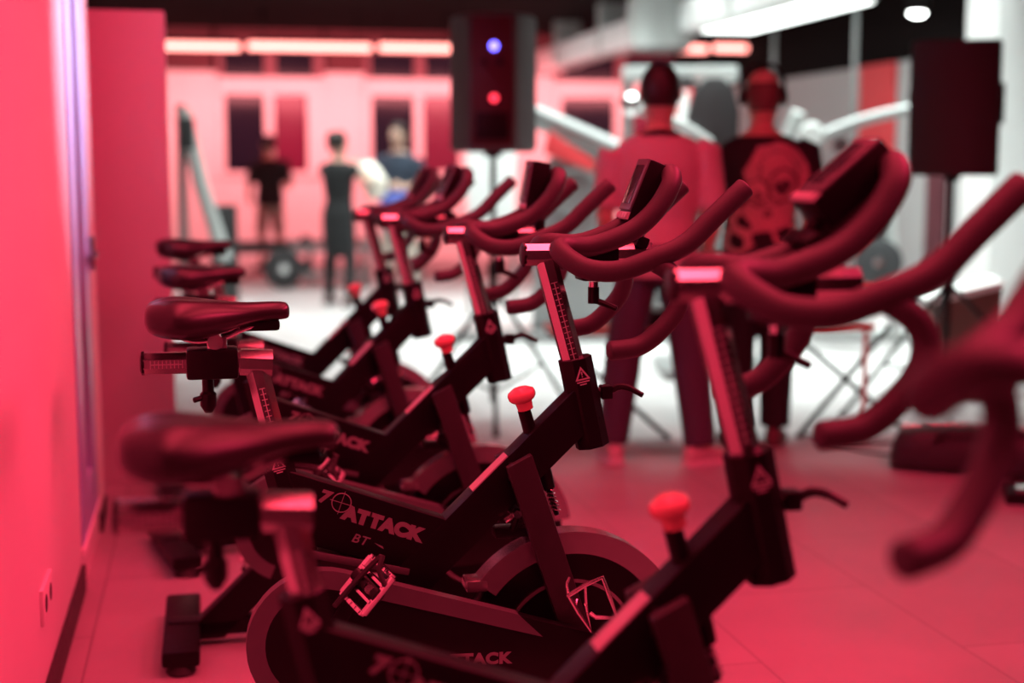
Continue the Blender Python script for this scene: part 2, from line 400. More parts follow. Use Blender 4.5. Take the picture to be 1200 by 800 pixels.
    D = [(.905, .19, 1.145), (.930, .2, 1.128), (.951, .202, 1.105), (.957, .203, 1.075), (.942, .203, 1.037), (.905, .202, .997), (.874, .2, .975), (.845, .2, .968), (.808, .2, .965)]
    for sy in (-1, 1):
        part('drop_grip', M['foam'], hb, lambda b, sy=sy: tube(b, catmull([(x, sy * y, z) for x, y, z in D], 4), .0205, 16, round_end=.006), 60)
    part('cross_brace', M['foam'], hb, lambda b: tube(b, [(.825, -.06, 1.176), (.825, .06, 1.176)], .013, 10), 60)
    # console, built round its own foot so it can tilt
    def con(b):
        box(b, (-.002, -.042, 0), (.052, .042, .142), .007)
        tube(b, [(.03, 0, .04), (.05, 0, -.03)], .014, 10)
        box(b, (.035, -.05, -.045), (.062, .05, -.02), .004)
    cn = part('console', M['plastic'], root, con, loc=(.897, .022, 1.226)); cn.rotation_euler = (0, R(22), 0); cn[BAR] = 2
    part('bezel', M['guard_band'], cn, lambda b: box(b, (-.006, -.041, .022), (-.001, .041, .141), .002))
    part('display_glass', M['screen'], cn, lambda b: box(b, (-.008, -.026, .036), (-.0055, .026, .126), .0008))
    part('keypad', M['decal'], cn, lambda b: ([box(b, (-.007, -.036 + i * .0195, .003), (-.001, -.021 + i * .0195, .016), .001) for i in range(4)], box(b, (-.003, -.040, .001), (0, .040, .018))))
    # resistance knob
    kn = part('resistance_knob', M['red_plastic'], root, lambda b: lathe(b, [(.017, -.022), (.019, -.004), (.026, 0), (.0305, .006), (.0315, .014), (.029, .021), (.020, .026), (.017, .028), (.008, .030)], (.668, 0, .835), (-.28, 0, .96)), 50)
    part('knob_stem', M['plastic'], kn, lambda b: lathe(b, [(.0155, 0), (.0145, .05)], (.684, 0, .765), (-.28, 0, .96), 16))
    # fork
    for sy in (-1, 1):
        y0, y1 = (-.074, -.050) if sy < 0 else (.050, .074)
        fb = part('fork_blade', M['fork'], root, lambda b, y0=y0, y1=y1: prism(b, [(.617, .700), (.672, .728), (.815, .30), (.765, .25)], y0, y1, .004))
        part('front_stay', M['frame'], fb, lambda b, y0=y0, y1=y1: beam(b, (.785, .285), (1.05, .06), .045, y0, y1, .004))
        part('bridge', M['frame'], fb, lambda b, y0=y0, y1=y1, sy=sy: box(b, (.628, min(sy * .03, y1 * 1.0), .665), (.672, max(sy * .03, y1), .705), .003))
    # flywheel and fender
    fw = part('flywheel', M['frame'], root, lambda b: lathe(b, [(.04, -.026), (.04, -.018), (.19, -.014), (.205, -.02), (.236, -.02), (.24, -.014), (.24, .014), (.236, .02), (.205, .02), (.19, .014), (.04, .018), (.04, .026)], (FLY[0], 0, FLY[1]), (0, 1, 0), 64))
    part('ring_trim', M['fender'], fw, lambda b: ring_flat(b, FLY, .145, .153, -.0185, .0185, 64))
    part('hub', M['steel'], fw, lambda b: lathe(b, [(.012, -.085), (.02, -.08), (.02, .08), (.012, .085)], (FLY[0], 0, FLY[1]), (0, 1, 0), 20))
    fd = part('fender', M['fender'], root, lambda b: (ring_flat(b, FLY, .214, .262, -.030, -.026, 48, R(8), R(143)), ring_flat(b, FLY, .214, .262, .026, .030, 48, R(8), R(143)), ring_flat(b, FLY, .256, .263, -.029, .029, 48, R(8), R(143))))
    def fend_end(b):
        a = R(143); c = Vector((FLY[0] + .245 * math.cos(a), FLY[1] + .245 * math.sin(a)))
        box(b, (c.x - .04, -.032, c.y - .008), (c.x + .008, .032, c.y + .018), .006)
    part('fender_end', M['fender'], fd, fend_end)
    def brake(b):
        box(b, (.60, -.026, .534), (.69, .020, .556), .004, None)
        tube(b, [(.64, -.02, .55), (.65, -.025, .585), (.635, -.03, .60)], .008, 8); tube(b, [(.67, .0, .55), (.69, 0, .60), (.72, 0, .66)], .006, 8)
        lathe(b, [(.012, -.035), (.012, .0)], (.645, 0, .592), (0, 1, 0), 12)
    br = part('brake_pad', M['plastic'], root, brake)
    part('brake_bolt', M['chrome'], br, lambda b: (lathe(b, [(.009, -.052), (.009, -.03)], (.645, 0, .592), (0, 1, 0), 10), tube(b, [(.645, -.04, .592), (.618, -.045, .578)], .006, 8)))
    def spring(b):
        lathe(b, [(.016, -.03), (.018, 0), (.018, .03)], (.717, 0, .664), (-.28, 0, .96), 16)
        tube(b, [(.722, 0, .65), (.745, 0, .575)], .006, 8)
    sprg = part('brake_rod', M['plastic'], root, spring)
    part('rod_coil', M['chrome'], sprg, lambda b: tube(b, [(.724 + .021 * t + .009 * math.cos(t * 40), .009 * math.sin(t * 40), .642 - .06 * t) for t in [i / 48 for i in range(49)]], .0018, 5))
    # chain guard
    def hull(rc, rf, grow=0.0):
        pts = []
        cx, cz = C; fx, fz = .775, .278
        d = math.hypot(fx - cx, fz - cz); base = math.atan2(fz - cz, fx - cx); ph = math.acos((rc - rf) / d)
        a0 = base + ph; a1 = base + 2 * PI - ph
        for i in range(25): a = a0 + (a1 - a0) * i / 24; pts.append((cx + rc * math.cos(a), cz + rc * math.sin(a)))
        for i in range(13): a = (base - ph) + 2 * ph * i / 12; pts.append((fx + rf * math.cos(a), fz + rf * math.sin(a)))
        return pts
    gd = part('chain_guard', M['plastic'], root, lambda b: prism(b, hull(.155, .062), -.112, -.078, .004))
    def band(b):
        o = hull(.157, .064); i_ = hull(.118, .03)
        n = 25; fs = []; y = -.1135
        sel = list(range(0, 22))
        A = [b.verts.new((o[k][0], y, o[k][1])) for k in sel]; B = [b.verts.new((i_[k][0], y, i_[k][1])) for k in sel]
        A2 = [b.verts.new((o[k][0], -.079, o[k][1])) for k in sel]
        # forward run along the top edge, cut off slanting
        fo = Vector(o[-1]); fi = Vector(i_[-1]); t0 = Vector(o[0]); t1 = Vector(i_[0])
        e = t0 + (fo - t0) * .70; g = t1 + (fi - t1) * .82
        a = b.verts.new((e.x, y, e.y)); c = b.verts.new((g.x, y, g.y)); a2 = b.verts.new((e.x, -.079, e.y))
        fs.append(b.faces.new((a, A[0], B[0], c))); fs.append(b.faces.new((a2, A2[0], A[0], a)))
        for k in range(len(sel) - 1):
            fs.append(b.faces.new((A[k], A[k + 1], B[k + 1], B[k]))); fs.append(b.faces.new((A2[k], A2[k + 1], A[k + 1], A[k])))
        bmesh.ops.recalc_face_normals(b, faces=fs)
    part('guard_band', M['guard_band'], gd, band)
    gx = Vector((.56, 0, -.165)).normalized(); gz = Vector((.165, 0, .56)).normalized()
    part('logo_lettering', M['decal_dim'], gd, lambda b: text_mesh(b, 'ATTACK', .033, Vector((.458, -.1128, .288)), Vector((1, 0, -.03)), Vector((.03, 0, 1)), .0018, 1.16))
    # cranks and pedals
    def crank(sy, dx, dz):
        y = sy * .128
        def f(b):
            beam(b, C, (C[0] + dx, C[1] + dz), .034, y - .008, y + .008, .003, .024)
            lathe(b, [(.02, -.014), (.02, .014)], (C[0], y, C[1]), (0, 1, 0), 16)
        ca = part('crank_arm', M['plastic'], root, f)
        P = Vector((C[0] + dx, y + sy * .055, C[1] + dz))
        rot = Matrix.Translation(P) @ Matrix.Rotation(R(-50), 4, 'Y') @ Matrix.Rotation(R(-38 * sy), 4, 'X') @ Matrix.Scale(.86, 4)
        def ped(b):
            v = []
            for a in (-1, 1):
                v += box(b, (a * .056 - .006, -.044, -.010), (a * .056 + .006, .044, .010), .003)
                v += box(b, (-.056, a * .044 - .006, -.009), (.056, a * .044 + .006, .009), .003)
                v += box(b, (a * .024 - .004, -.044, -.012), (a * .024 + .004, .044, .012), .002)
                for q in range(5): v += box(b, (a * .056 - .004, -.036 + q * .018 - .003, -.014), (a * .056 + .004, -.036 + q * .018 + .003, .014), 0)
            bmesh.ops.transform(b, matrix=rot, verts=list({x for x in v if x.is_valid}))
            tube(b, [P - Vector((0, sy * .06, 0)), P + Vector((0, sy * .03, 0))], .010, 10)
        pe = part('pedal', M['chrome'], root, ped)
        part('pedal_body', M['plastic'], pe, lambda b: tube(b, [rot @ Vector((0, -.046, 0)), rot @ Vector((0, .046, 0))], .016, 14))
        part('toe_strap', M['rubber'], pe, lambda b: tube(b, catmull([rot @ Vector((.03, -.046, .01)), rot @ Vector((.05, -.02, .03)), rot @ Vector((.075, .0, .03)), rot @ Vector((-.02, .02, .02)), rot @ Vector((-.09, .03, .01))], 4), .006, 6))
    crank(-1, .088, .142); crank(1, -.088, -.142)
    # bottle cage of bent wire on the fork
    def cage(b):
        y = -.118
        W = [(.742, y, .425), (.776, y - .01, .449), (.812, y - .02, .467), (.829, y - .02, .422), (.846, y - .02, .375), (.80, y - .01, .376), (.792, y, .382)]
        tube(b, W, .0052, 8)
        tube(b, [(.742, y, .425), (.764, y, .386), (.792, y, .343), (.785, y + .004, .384)], .0048, 8)
        tube(b, [(.742, y, .425), (.745, -.09, .44), (.755, -.072, .45)], .004, 8)
        tube(b, [(.764, y, .386), (.765, -.09, .39), (.772, -.072, .40)], .004, 8)
        tube(b, [(.776, y - .01, .449), (.784, y + .01, .40), (.785, y + .004, .384)], .0036, 8)
    part('bottle_cage', M['steel'], root, cage)
    return root

KIDS = {}
def copy_tree(o, parent=None):
    c = o.copy(); COL.objects.link(c)
    if parent is not None: c.parent = parent
    for ch in list(o.children): copy_tree(ch, c)
    return c

def set_bike(o, loc, rz, label, seat=0.0, bar=0.0, slide=0.0, tilt=None):
    o.location = loc; o.rotation_euler = (0, 0, R(rz)); o['label'] = label
    for ch in o.children:
        v = Vector(ch.location)
        if ch.get(SEAT): v += Vector((-.226 * seat, 0, seat))
        k = ch.get(BAR)
        if k: v += Vector((-.276 * bar + (slide if k == 2 else 0), 0, bar))
        ch.location = v
        if tilt is not None and ch.name.startswith('console'): ch.rotation_euler = (0, R(tilt), 0)

proto = make_bike()
bikes = [copy_tree(proto) for _ in range(5)]
set_bike(proto, (0, 3.0, 0), 0, 'black spin bike in sharp focus, whose front pedal and warning triangle are crisp, second behind the camera corner bike', 0, 0, 0, 22)
proto['label'] = 'black spin bike in sharp focus, with a crisp white warning triangle on its head sleeve'
set_bike(bikes[0], (-.01, 1.95, 0), 0, 'large blurred black spin bike with tilted monitor, in front of the sharply focused bike', -.068, .018, .005, 50)
for ch in bikes[0].children:
    if ch.name.startswith('console'): ch.location += Vector((-.028, 0, .045))
set_bike(bikes[1], (-.005, 4.0, 0), 0, 'black spin bike directly behind the sharply focused bike, its small monitor upright', -.10, -.006, 0, 10)
set_bike(bikes[2], (-.05, 4.95, 0), 11, 'fourth black spin bike from the camera, turned a little away, red knob before pale floor', -.06, -.005, .0, 25)
set_bike(bikes[3], (-.07, 5.78, 0), 6, 'farthest black spin bike, at the end of the row nearest the partition', -.01, -.01, .0, 30)
set_bike(bikes[4], (.085, .755, 0), 24, 'nearest black spin bike, only its blurred handlebar and one drop grip showing', -.2, .0, -.10, 30)
#BIKES_END

# ------------------------------------------------------------------ room
WX = -.415
struct('floor', M['floor'], lambda b: box(b, (-2.5, -1.5, -.1), (9, 21.3, 0)))
struct('ceiling', M['ceiling'], lambda b: box(b, (-2.5, -1.5, 3.3), (9, 21.3, 3.4)))
def wl(b):
    prism_yz = lambda y0, y1, z0, z1: box(b, (WX - .15, y0, z0), (WX, y1, z1))
    prism_yz(-1.5, 4.62, 0, 3.3); prism_yz(5.30, 5.62, 0, 3.3); prism_yz(4.62, 5.30, 0, .13); prism_yz(4.62, 5.30, 2.6, 3.3)
struct('wall_left', M['wall'], wl)
struct('baseboard_left', M['base'], lambda b: box(b, (WX, -1.5, 0), (WX + .012, 4.60, .085)))
struct('baseboard_end', M['base'], lambda b: box(b, (WX, 5.34, 0), (WX + .014, 5.63, .075)))
d1 = struct('door_1', M['pvc'], lambda b: (box(b, (WX - .06, 4.63, .13), (WX + .005, 4.86, 2.6), .006), box(b, (WX - .06, 5.08, .13), (WX + .005, 5.29, 2.6), .006), box(b, (WX - .06, 4.86, .13), (WX + .005, 5.08, .30), .006), box(b, (WX - .06, 4.86, 2.5), (WX + .005, 5.08, 2.6), .006)))
part('door_pane', M['gasket'], d1, lambda b: box(b, (WX - .03, 4.85, .28), (WX - .015, 5.09, 2.52)))
part('door_handle', M['chrome'], d1, lambda b: (box(b, (WX + .005, 5.17, .98), (WX + .03, 5.2, 1.10), .004), box(b, (WX + .03, 5.08, 1.03), (WX + .045, 5.2, 1.055), .004)))
struct('trim_1', M['white_paint'], lambda b: box(b, (WX, 4.6, .105), (WX + .012, 5.32, .135), .003))
# wall socket
so = thing('wall_socket', 'small wall socket plate low on the red wall above the baseboard', 'socket', (WX, 3.58, .285))
part('plate', M['wall'], so, lambda b: box(b, (-.001, -.10, -.045), (.010, .10, .045), .003))
part('outlet_hole', M['base'], so, lambda b: lathe(b, [(.022, .0), (.022, .011)], (0, -.05, 0), (1, 0, 0), 20)); part('outlet_hole', M['base'], so, lambda b: lathe(b, [(.022, .0), (.022, .011)], (0, .05, 0), (1, 0, 0), 20))
struct('wall_partition', M['wall_dim'], lambda b: box(b, (-2.4, 6.2, 0), (-.15, 6.34, 1.985), .004))
struct('wall_outer_left', M['wall_dim'], lambda b: box(b, (-2.6, 5.6, 0), (-2.45, 21.2, 3.3)))
# far wall with windows
FY = 21.0
def fwl(b):
    xs = [(-2.5, .20), (1.72, 2.30), (3.95, 5.15), (7.2, 9.0)]
    for x0, x1 in xs: box(b, (x0, FY, 0), (x1, FY + .2, 2.70))
    for x0, x1 in ((.20, 1.72), (2.30, 3.95), (5.15, 7.2)): box(b, (x0, FY, 0), (x1, FY + .2, 1.22))
struct('wall_far', M['wall_far'], fwl)
struct('wall_shade_band', M['maroon'], lambda b: [box(b, (x0, FY - .02, 2.72), (x1, FY + .2, 3.3)) for x0, x1 in ((-2.5, .14), (1.76, 2.3), (3.95, 5.1), (7.2, 9))])  # beam shadow along the top of the far wall, painted as a dark band
def win(n, x0, x1, dark, red):
    fr = struct('window_%d' % n, M['wall_far'], lambda b: (box(b, (x0, FY - .06, 1.20), (x1, FY + .11, 1.28)), box(b, (x0, FY - .06, 2.38), (x1, FY + .11, 2.62)), 
        box(b, (x0, FY - .05, 1.2), (x0 + .10, FY + .1, 2.6)), box(b, (x1 - .25, FY - .05, 1.2), (x1, FY + .1, 2.6)), box(b, ((x0 + x1) / 2 - .10, FY - .05, 1.2), ((x0 + x1) / 2 + .03, FY + .1, 2.6))))
    xm = (x0 + x1) / 2
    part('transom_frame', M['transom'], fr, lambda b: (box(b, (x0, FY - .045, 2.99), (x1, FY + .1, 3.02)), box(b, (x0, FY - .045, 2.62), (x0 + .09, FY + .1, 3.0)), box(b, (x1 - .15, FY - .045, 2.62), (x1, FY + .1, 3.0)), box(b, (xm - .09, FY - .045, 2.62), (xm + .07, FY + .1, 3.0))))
    part('dark_pane', M['window'], fr, lambda b: box(b, (x0 + .1, FY, 1.26), (xm - .1, FY + .03, 2.40)))
    part('red_pane', M['window_red'], fr, lambda b: box(b, (xm + .02, FY, 1.26), (x1 - .1, FY + .03, 2.40)))
    part('transom_pane', M['window'], fr, lambda b: box(b, (x0 + .04, FY, 2.60), (x1 - .1, FY + .03, 3.0)))
    struct('wall_lintel_%d' % n, M['maroon'], lambda b: box(b, (x0, FY + .01, 3.0), (x1, FY + .2, 3.3)))  # lintel wall takes the same painted shade as the band
win(1, .20, 1.72, 1, 1); win(2, 2.30, 3.95, 1, 1); win(3, 5.15, 7.2, 1, 1)
struct('wall_right', M['right_wall'], lambda b: box(b, (7.0, 4, 0), (7.15, 21.2, 2.42)))
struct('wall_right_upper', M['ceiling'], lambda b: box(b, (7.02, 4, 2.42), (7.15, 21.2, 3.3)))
struct('wall_right_pillar', M['white_paint'], lambda b: box(b, (6.45, 10.9, 0), (7.0, 11.4, 3.3), .01))
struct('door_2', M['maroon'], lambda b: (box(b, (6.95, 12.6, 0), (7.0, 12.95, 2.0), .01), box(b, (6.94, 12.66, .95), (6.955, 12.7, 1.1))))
struct('trim_3', M['pad_red'], lambda b: box(b, (6.96, 13.7, 0), (7.0, 14.5, 2.42)))
#ROOM_END

# ------------------------------------------------------------------ lamps on the ceiling
def tube_lamp(x0, x1, y, z, label):
    t = thing('tube_light', label, 'light', ((x0 + x1) / 2, y, z), 0, 'red tube lights hung before the windows')
    h = (x1 - x0) / 2
    part('glow_tube', M['tube_light'], t, lambda b: tube(b, [(-h, 0, 0), (h, 0, 0)], .045, 12, round_end=.04))
    part('housing', M['ceiling'], t, lambda b: box(b, (-h, -.04, .045), (h, .04, .10), .01))
    part('hanger', M['ceiling'], t, lambda b: [box(b, (s * h * .8 - .006, -.006, .09), (s * h * .8 + .006, .006, 3.3 - z)) for s in (-1,)])
    part('hanger', M['ceiling'], t, lambda b: [box(b, (s * h * .8 - .006, -.006, .09), (s * h * .8 + .006, .006, 3.3 - z)) for s in (1,)])
tube_lamp(-.75, .42, 18, 2.80, 'red tube light beside the partition top, first of the hung row')
tube_lamp(.59, 2.03, 18, 2.815, 'longest red tube light, hung before the tall twin window')
tube_lamp(2.20, 3.10, 18, 2.825, 'red tube light ending behind the grey speaker')
tube_lamp(5.82, 6.44, 18, 2.875, 'short red tube light above the head of the man in plain shirt')
tube_lamp(6.60, 7.36, 18, 2.895, 'red tube light above and between the two standing men')
tube_lamp(7.42, 7.8, 17.8, 2.92, 'shortest red tube light at the far end of the hung row')
du = thing('ceiling_duct', 'long silver ventilation duct running along the dark ceiling', 'duct', (4.85, 16, 2.7))
part('duct_body', M['duct'], du, lambda b: box(b, (-.16, -4.9, 0), (.16, 4.6, .30), .03))
for k in range(4):
    part('duct_strap', M['white_metal'], du, lambda b, k=k: box(b, (-.175, -3.6 + k * 2.2, -.012), (.175, -3.48 + k * 2.2, .6), .01))
lp = thing('light_panel', 'bright white light panel under the near end of the silver duct', 'light', (4.86, 11.7, 2.62))
part('panel_frame', M['white_metal'], lp, lambda b: box(b, (-.26, -1.3, 0), (.26, 1.3, .07), .01))
part('diffuser', M['white_light'], lp, lambda b: box(b, (-.24, -1.28, -.015), (.24, 1.28, .004), .004))
vp = thing('ceiling_fan_housing', 'round silver vent drum on the ceiling beside the duct', 'vent', (4.6, 14.2, 2.55))
part('drum', M['white_metal'], vp, lambda b: lathe(b, [(.30, 0), (.34, .05), (.34, .5), (.2, .6), (.2, .75)], (0, 0, 0), (0, 0, 1), 32))
part('grille', M['grey_metal'], vp, lambda b: [tube(b, [(.3 * s * math.cos(2 * PI * i / 24), .3 * s * math.sin(2 * PI * i / 24), -.01) for i in range(24)], .012, 6, closed=True) for s in (.3, .6, .95)])
sp_ = thing('ceiling_spotlight', 'small white spotlight shining from the dark ceiling', 'light', (6.3, 12.0, 2.72))
part('spot_body', M['ceiling'], sp_, lambda b: lathe(b, [(.09, 0), (.1, .02), (.1, .2), (.02, .3), (.015, .58)], (0, 0, 0), (0, 0, 1), 20))
part('bulb', M['lamp_white'], sp_, lambda b: lathe(b, [(.03, -.035), (.07, -.015), (.08, .01)], (0, 0, 0), (0, 0, 1), 20))

# ------------------------------------------------------------------ loudspeakers on tripods
def stand(loc, h, label, spread, rz):
    t = thing('speaker_stand', label, 'speaker stand', loc, R(rz), 'tripod speaker stands')
    part('pole', M['frame'], t, lambda b: tube(b, [(0, 0, .10), (0, 0, h * .55), (0, 0, h * .56), (0, 0, h)], [.02, .02, .016, .016], 14))
    part('collar', M['plastic'], t, lambda b: lathe(b, [(.03, 0), (.034, .01), (.034, .09), (.03, .1)], (0, 0, .62)))
    part('collar', M['plastic'], t, lambda b: lathe(b, [(.026, 0), (.026, .08)], (0, 0, h * .54)))
    for k in range(3):
        a = 2 * PI * k / 3
        lg = part('leg', M['frame'], t, lambda b, a=a: tube(b, [(.03 * math.cos(a), .03 * math.sin(a), .68), (spread * math.cos(a), spread * math.sin(a), .02)], .013, 10))
        part('brace', M['frame'], lg, lambda b, a=a: tube(b, [(.02 * math.cos(a), .02 * math.sin(a), .16), (spread * .62 * math.cos(a), spread * .62 * math.sin(a), .28)], .009, 8))
        part('rubber_foot', M['rubber'], lg, lambda b, a=a: tube(b, [(spread * .97 * math.cos(a), spread * .97 * math.sin(a), .04), (spread * 1.02 * math.cos(a), spread * 1.02 * math.sin(a), .012)], .018, 10))
    return t
stand((1.475, 7.35, 0), 1.42, 'black tripod stand under the speaker with the blue lamp', .5, 20)
stand((4.02, 7.2, 0), 1.295, 'black tripod stand under the plain black speaker', .72, 195)
s1 = thing('loudspeaker', 'grey sided loudspeaker with dark red rear plate, blue lamp glowing', 'speaker', (1.475, 7.35, 1.42), R(-13), 'loudspeakers on tripods')
def cab(b, poly, z0, z1, bev):
    n0 = len(b.verts)
    a = [b.verts.new((x, y, z0)) for x, y in poly]; c = [b.verts.new((x, y, z1)) for x, y in poly]; n = len(poly)
    fs = [b.faces.new(a[::-1]), b.faces.new(c)]
    for i in range(n): fs.append(b.faces.new((a[i], a[(i + 1) % n], c[(i + 1) % n], c[i])))
    bmesh.ops.recalc_face_normals(b, faces=fs)
    bmesh.ops.bevel(b, geom=list({e for f in fs for e in f.edges}), offset=bev, segments=3, affect='EDGES')
part('cabinet', M['speaker_grey'], s1, lambda b: cab(b, [(-.225, .20), (-.225, .05), (-.115, -.15), (.115, -.15), (.225, .05), (.225, .20)], 0, .70, .015))
rp_ = part('amplifier_plate', M['panel_red'], s1, lambda b: box(b, (-.108, -.165, .03), (.108, -.145, .68), .006))
part('cooling_fins', M['plastic'], rp_, lambda b: box(b, (-.085, -.178, .06), (.085, -.16, .2), .005))
part('power_lamp', M['lamp_blue'], rp_, lambda b: lathe(b, [(.022, 0), (.02, .008)], (.01, -.164, .53), (0, -1, 0), 16))
part('signal_lamp', M['lamp_red'], rp_, lambda b: lathe(b, [(.022, 0), (.02, .008)], (.01, -.164, .27), (0, -1, 0), 16))
part('control_knob', M['plastic'], rp_, lambda b: lathe(b, [(.018, 0), (.016, .02)], (-.04, -.164, .45), (0, -1, 0), 16))
part('control_knob', M['plastic'], rp_, lambda b: lathe(b, [(.018, 0), (.016, .02)], (.04, -.164, .45), (0, -1, 0), 16))
part('pole_socket', M['plastic'], s1, lambda b: lathe(b, [(.05, -.025), (.05, .01)], (0, 0, 0)))
s2 = thing('loudspeaker', 'plain black loudspeaker on tripod before the white pillar', 'speaker', (4.02, 7.2, 1.295), R(-29), 'loudspeakers on tripods')
part('cabinet', M['speaker'], s2, lambda b: cab(b, [(-.235, .19), (-.235, -.17), (-.19, -.2), (.19, -.2), (.235, -.17), (.235, .19)], 0, .72, .012))
part('grille', M['speaker'], s2, lambda b: box(b, (-.22, .185, .02), (.22, .205, .70), .006))
part('side_handle', M['plastic'], s2, lambda b: box(b, (-.242, -.07, .40), (-.232, .07, .46), .004))
part('mounting_bracket', M['plastic'], s2, lambda b: box(b, (.23, .0, .28), (.26, .03, .5), .005))
part('pole_socket', M['plastic'], s2, lambda b: lathe(b, [(.045, -.03), (.045, .01)], (0, 0, 0)))
#SPEAKERS_END

# ------------------------------------------------------------------ people
def remesh(o, v, it=4):
    m = o.modifiers.new('skin surface', 'REMESH'); m.mode = 'VOXEL'; m.voxel_size = v; m.use_smooth_shade = True
    s = o.modifiers.new('relax', 'SMOOTH'); s.factor = .5; s.iterations = it

def arm_pts(j, g=0.0):
    sh, el, wr = [Vector(p) for p in j]
    L = lambda a, b, t: a + (b - a) * t
    pts = []
    for p, r in ((sh, .052), (L(sh, el, .35), .05), (L(sh, el, .75), .043), (el, .040), (L(el, wr, .3), .042), (L(el, wr, .7), .033), (wr, .026)):
        pts.append((*p, r + g, r + g))
    return pts

def hand(b, wr, d, side, curl=.35):
    """palm, four curled fingers of different length and a thumb; d: way the hand points, side: way the thumb lies"""
    wr = Vector(wr); d = Vector(d).normalized(); s = Vector(side); s = (s - d * s.dot(d)).normalized(); n = d.cross(s)
    tube(b, [wr - d * .02, wr + d * .03, wr + d * .085], [.026, .033, .034], 10)
    for k, ln in zip(range(4), (.072, .08, .075, .06)):
        o = wr + d * .08 + s * (.028 - k * .019)
        q = [o, o + d * ln * .45 + n * ln * curl * .25, o + d * ln * .75 + n * ln * curl * .8, o + d * ln * .85 + n * ln * curl * 1.3]
        tube(b, q, [.0095, .009, .008, .007], 8)
    o = wr + d * .03 + s * .025
    tube(b, [o, o + d * .03 + s * .03 + n * .01, o + d * .06 + s * .036 + n * .02], [.013, .011, .008], 8)

